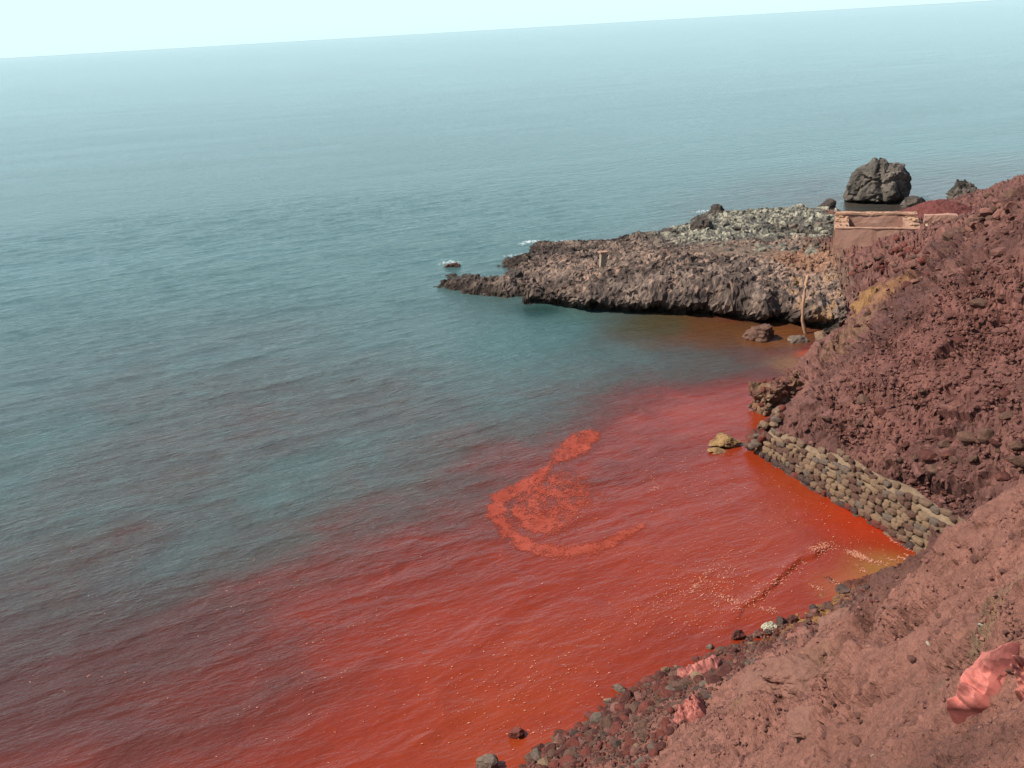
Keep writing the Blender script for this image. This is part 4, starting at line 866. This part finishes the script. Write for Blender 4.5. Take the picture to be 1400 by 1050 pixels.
# ------------------------------------------------------------------ cloth, sack
def cloth_mat(name, c, c2):
    k = NT(name); pos = k.n('TexCoord').outputs['Object']; col = k.mix(k.mr(k.noise(7, 6, .75, pos), .42, .6, 0, 1), c, c2); k.l(col, k.p.inputs['Base Color']); k.p.inputs['Roughness'].default_value = .85
    k.p.inputs['Specular IOR Level'].default_value = .2; k.l(k.bump(k.noise(60, 3, .6, pos), .4, .004), k.p.inputs['Normal']); return k.m
M_SACK = cloth_mat('red_dusted_sacking', (.43, .125, .098), (.31, .10, .078)); M_PINK = cloth_mat('faded_pink_cloth', (.36, .125, .095), (.18, .05, .04))
def crumple(pxpoly, name, mat, label, cat, lift=.15, fold=.05, ff=6.0, seed=1, step=40, bulge=1.0, up=0.0, face=0.0):
    """crumpled sheet draped on the ground inside an outline; thickness by a folded under-layer"""
    Pg = []
    for q in pxpoly:
        p, b_ = surf(*q); Pg.append(p)
    Pg = np.array(Pg); c_ = Pg.mean(0); n = slope_n(c_[0], c_[1], .6)
    if face:                                   # a stuffed heap: its outline stands up from the ground instead of lying flat
        m_ = np.mean(pxpoly, 0); c_, _ = surf(*m_); tc_ = (Vector((0, 0, CH)) - Vector(c_)).normalized(); n = (n + tc_ * face).normalized(); 
        lift_ = np.percentile([(surf(*q)[0] - c_) @ np.array(n[:]) for q in pxpoly] + [0], 97); c_ = c_ + np.array(n[:]) * (up + max(lift_, 0)); up = 0; Pg = []
        for q in pxpoly:
            d = np.array((F + R * ((q[0] - 700) / FP) + U * ((525 - q[1]) / FP))[:]); t = ((c_ - (0, 0, CH)) @ np.array(n[:])) / (d @ np.array(n[:])); Pg.append(np.array([0, 0, CH]) + d * t)
        Pg = np.array(Pg)
    ux = np.array([1, 0, n.x / -n.z]); ux /= np.linalg.norm(ux); nn = np.array(n[:]); uy = np.cross(nn, ux)
    Q = np.stack([(Pg - c_) @ ux, (Pg - c_) @ uy], 1); lo = Q.min(0); hi = Q.max(0); m = (hi - lo) * .08; lo -= m; hi += m
    a, b = np.meshgrid(np.linspace(lo[0], hi[0], step), np.linspace(lo[1], hi[1], step), indexing='ij'); a = a.ravel(); b = b.ravel()
    sz = (hi - lo).max(); ds, _, _ = seg_dist(a, b, np.vstack([Q, Q[:1]])); ins = inpoly(a, b, Q)
    e = np.clip(np.where(ins, ds, -ds) / (sz * .16), -.4, 1)
    wa = a + sz * .06 * vn2(a * 5 / sz, b * 5 / sz, seed); wb = b + sz * .06 * vn2(a * 5 / sz + 9, b * 5 / sz, seed)
    r1 = 1 - np.abs(vn2(wa * ff / sz, wb * ff * .6 / sz, seed + 1)) * 2; r2 = 1 - np.abs(vn2(wa * ff * 2.3 / sz - 3, wb * ff * 1.6 / sz, seed + 2)) * 2
    f1, f2, fi = wor2(wa * ff * .5 / sz, wb * ff * .5 / sz, seed)
    rr_ = np.random.RandomState(seed); crs = np.zeros_like(a)
    for i_ in range(26):
        th = rr_.uniform(0, 3.14); ox, oy = rr_.uniform(lo, hi); dd = (a - ox) * math.cos(th) + (b - oy) * math.sin(th) + .02 * sz * vn2(a * 9 / sz, b * 9 / sz, seed + i_); al = -(a - ox) * math.sin(th) + (b - oy) * math.cos(th); w_ = sz * rr_.uniform(.04, .11)
        crs = crs + rr_.choice([-1, 1, 1]) * fold * .9 * np.maximum(0, 1 - np.abs(dd) / w_) * np.exp(-(al / (sz * .28)) ** 2)
    h = lift * np.sqrt(np.clip(e, 0, 1)) * bulge + (fold * r1 + fold * .6 * r2 + fold * 1.5 * sst(0, .7, f2 - f1) + fold * 1.0 * (fi - .5) + crs) * np.clip(e + .3, 0, 1) + np.minimum(e, 0) * (.55 if face else .30) * sz
    P = c_ + a[:, None] * ux + b[:, None] * uy + nn * (h + .01 + up)[:, None]
    keep = (e > -.38).reshape(step, step); keep = keep[:-1, :-1] & keep[1:, 1:] & keep[1:, :-1] & keep[:-1, 1:]
    o = obj(name, mesh_np(name, P - c_, grid_faces(step, step, keep), None, True, mat), label=label, cat=cat, loc=tuple(c_)); return o
crumple([(1296,971),(1311,952),(1320,932),(1333,913),(1346,893),(1368,895),(1388,884),(1402,884),(1397,905),(1392,936),(1373,967),(1349,976),(1321,974)], 'sack', M_SACK, 'crumpled coral red sack lying on the near slope at the right edge', 'sack', lift=.09, fold=.026, ff=6, seed=5, step=200, up=.09, face=1.6)
crumple([(1396,915),(1412,900),(1440,905),(1445,955),(1420,965),(1396,958)], 'sack', M_PINK, 'folded pink end of a second sack cut off by the right picture edge', 'sack', lift=.05, fold=.03, ff=7, seed=9, step=90, up=.05, face=1.6)
crumple([(926,918),(945,912),(960,905),(975,898),(986,902),(982,914),(965,920),(950,925),(935,926)], 'cloth', M_PINK, 'pink crumpled cloth strewn over the rubble, the upper of two', 'cloth', lift=.10, fold=.05, ff=8, seed=8, step=90, up=.08, face=.5)
crumple([(921,988),(935,970),(948,955),(956,953),(960,968),(964,978),(955,984),(940,984),(928,992)], 'cloth', M_PINK, 'pink folded rag spread at the lower edge of the rubble, the lower of two', 'cloth', lift=.10, fold=.055, ff=8, seed=11, step=90, up=.08, face=.5)
for q1, q2, lb in [((1393,948),(1420,928),'thin dark stick rising beside the sack'), ((1392,958),(1420,962),'thin brown stick lying below the sack')]:
    a, _ = surf(*q1); b, _ = surf(*q2); tube('stick', [a + (0, 0, .03), (a + b) / 2 + (0, 0, .05), b + (0, 0, .06)], .006, M_BROWN, label=lb, cat='stick', seg=6)

# ------------------------------------------------------------------ foam: swirl of red froth, flecks and surf
M_FROTH = earth_mat('red_froth', base=(.275, .050, .030), tint=(.23, .034, .017), var=.3, bscale=(3, 22), bstr=.8, bdist=.03)
pA = [(822,589),(800,589),(783,594),(766,608),(757,622),(750,640),(765,634),(785,628),(802,622),(808,610),(820,600)]
pB = [(757,628),(735,645),(705,662),(678,675),(667,690),(668,708),(680,728),(704,750),(735,761),(772,764),(806,759),(840,748),(866,735),(886,722),(886,716),(868,722),(840,734),(800,746),(765,748),(730,742),(706,726),(692,706),(694,690),(712,676),(735,664),(752,650)]
pC = [(697,700),(710,694),(735,704),(757,716),(760,733),(740,733),(715,724),(704,712)]
pD = [(680,678),(740,645),(790,645),(830,680),(800,715),(760,735),(715,725),(690,705)]
PW = [WA(p_) for p_ in (pA, pB, pC, pD)]
lo = np.vstack(PW).min(0) - .3; hi = np.vstack(PW).max(0) + .3; st_ = .028
a, b = np.meshgrid(np.arange(lo[0], hi[0], st_), np.arange(lo[1], hi[1], st_), indexing='ij'); sh = a.shape; a = a.ravel(); b = b.ravel()
wa = a + .14 * fbm2(a * 2.2, b * 2.2, 4, 1); wb = b + .22 * fbm2(a * 2.2, b * 2.2, 4, 2)
def dens(i, soft):
    d, _, _ = seg_dist(wa, wb, np.vstack([PW[i], PW[i][:1]])); return sst(-soft, soft, np.where(inpoly(wa, wb, PW[i]), d, -d))
nz = .5 + .5 * fbm2(a * 4, b * 4, 4, 801, .7); cc_ = np.hypot(a - W(745,705)[0], (b - W(745,705)[1]) * .6); rings = .5 + .5 * np.sin(cc_ * 9 + 3 * fbm2(a, b, 3, 5))
den = np.maximum.reduce([dens(0, .24) * .74, dens(1, .22) * .80, dens(2, .2) * .74, dens(3, .8) * (.47 + .14 * rings)])
nz = np.clip(.5 + .75 * fbm2(a * 5, b * 3.2, 5, 801, .8), 0, 1)
kp = (den > nz * .80 + .60 * (rng.rand(len(a)) - .5) + .11).reshape(sh)[:-1, :-1]
obj('foam_swirl', mesh_np('foam_swirl', np.stack([a, b, sea_z(a, b) + .010], 1), grid_faces(*sh, kp), None, True, M_FROTH), kind='stuff', label='coral coloured swirl of froth curling on the red water', cat='foam')
M_FLECK = earth_mat('pale_froth', base=(.50, .20, .125), var=.2, bscale=(6, 30)); M_SURF = earth_mat('white_surf', base=(.82, .80, .76), var=.1, bscale=(6, 30))
def flecks(name, pts, mat, smin, smax, label, lift=.02, cat='foam flecks'):
    P = np.array(pts); n = len(P); ang = rng.normal(.45, .55, n); L1 = smin + (smax - smin) * rng.rand(n) ** 2; L2 = L1 * rng.uniform(.2, .55, n); kk = 6; V = np.zeros((n, kk, 3)); z = np.maximum(sea_z(P[:, 0], P[:, 1]), -.05) + lift
    for i in range(kk):
        t = 6.28 * i / kk; ra = rng.uniform(.6, 1.2, n); ex = L1 * math.cos(t) * ra; ey = L2 * math.sin(t) * ra
        V[:, i, 0] = P[:, 0] + ex * np.cos(ang) - ey * np.sin(ang); V[:, i, 1] = P[:, 1] + ex * np.sin(ang) + ey * np.cos(ang); V[:, i, 2] = z + rng.uniform(0, .01, n)
    if P.shape[1] > 2: V[:, :, 2] = P[:, 2:3] + lift
    obj(name, mesh_np(name, V.reshape(-1, 3), np.arange(n * kk).reshape(n, kk), None, False, mat), kind='stuff', label=label, cat=cat)
pts = []
def blob(px, py, sx, sy, n, rot=0):
    for _ in range(n):
        a, b = random.gauss(0, sx), random.gauss(0, sy); c_, s_ = math.cos(rot), math.sin(rot); p = W(px + a * c_ - b * s_, py + a * s_ + b * c_, 0)
        if base(p[0], p[1]) < -.12: pts.append(p[:2])
for q_ in [(960,790,45,22,420,-.4),(985,800,20,10,220,-.5),(900,830,25,14,160,-.4),(960,850,30,12,120,-.2),(1010,830,25,10,120,-.5),(800,870,60,30,110),(700,930,50,30,130),(650,980,40,25,110),(760,920,50,30,80),(560,900,80,40,90),(450,850,90,40,80),
           (350,820,60,25,50),(680,840,120,50,120),(1000,650,60,30,180),(940,670,35,20,180),(1060,700,45,30,180,.6),(1130,720,50,20,130,.6),(1100,660,30,15,60,.6),(1180,740,40,12,70,.5),(200,750,60,25,40),(250,700,50,15,30),(500,980,120,40,90),(300,960,120,40,60),(720,1000,40,20,60),(820,950,40,20,40),(1120,790,40,20,120),(850,760,120,50,160),(1000,870,30,10,40)]: blob(*q_)
flecks('foam_flecks', pts, M_FLECK, .009, .036, 'tiny pale pink foam flecks drifting over the red water')
pts = []
def line(P, n, w_, jit=.0):
    P = WA(P)
    for _ in range(n):
        t = random.random() * (len(P) - 1); i = int(t); q = P[i] + (P[i + 1] - P[i]) * (t - i); wob = .10 * math.sin(t * 9) + .06 * math.sin(t * 23); pts.append((q[0] + random.gauss(0, w_), q[1] + random.gauss(0, w_) + wob))
line([(1160,757),(1175,760),(1190,768),(1205,772),(1225,766),(1240,762),(1262,760)], 420, .025); line([(1158,757),(1172,760),(1183,765)], 260, .07); line([(1176,778),(1182,784)], 40, .05)
line([(1212,733),(1222,742),(1240,752),(1256,757)], 110, .03); line([(1112,758),(1122,752),(1136,746)], 260, .12); line([(1110,916-110),(1118,802),(1130,806)], 30, .03)
line([(1135,797),(1150,801),(1165,806)], 70, .03); line([(1040,835),(1055,838),(1062,836)], 70, .035); line([(1108,802),(1125,808)], 40, .03)
line([(970,785),(955,800),(945,810)], 160, .06); line([(975,830),(985,815),(995,822),(1010,825)], 130, .05); line([(1010,838),(1040,815),(1070,792),(1100,768)], 240, .10)
line([(1050,632),(1075,645),(1100,662)], 60, .04); line([(960,620),(985,622),(1000,620)], 50, .05); line([(890,655),(900,668),(893,672)], 60, .04)
flecks('foam_lines', pts, M_FLECK, .012, .04, 'thin lacy lines of pale foam in the shallows near the beach corner')
pts = []
line([(712,336),(722,332),(734,331)], 300, .20); line([(762,333),(772,332),(784,333)], 300, .22); line([(602,363),(615,360),(628,361)], 170, .20); line([(655,403),(668,402)], 70, .12); line([(952,291),(966,289)], 140, .25); line([(1165,295),(1185,297)], 20, .1)
line([(690,352),(715,350)], 40, .15)
flecks('surf_foam', pts, M_SURF, .015, .075, 'white surf breaking round the outer rocks of the headland', lift=.06, cat='surf')
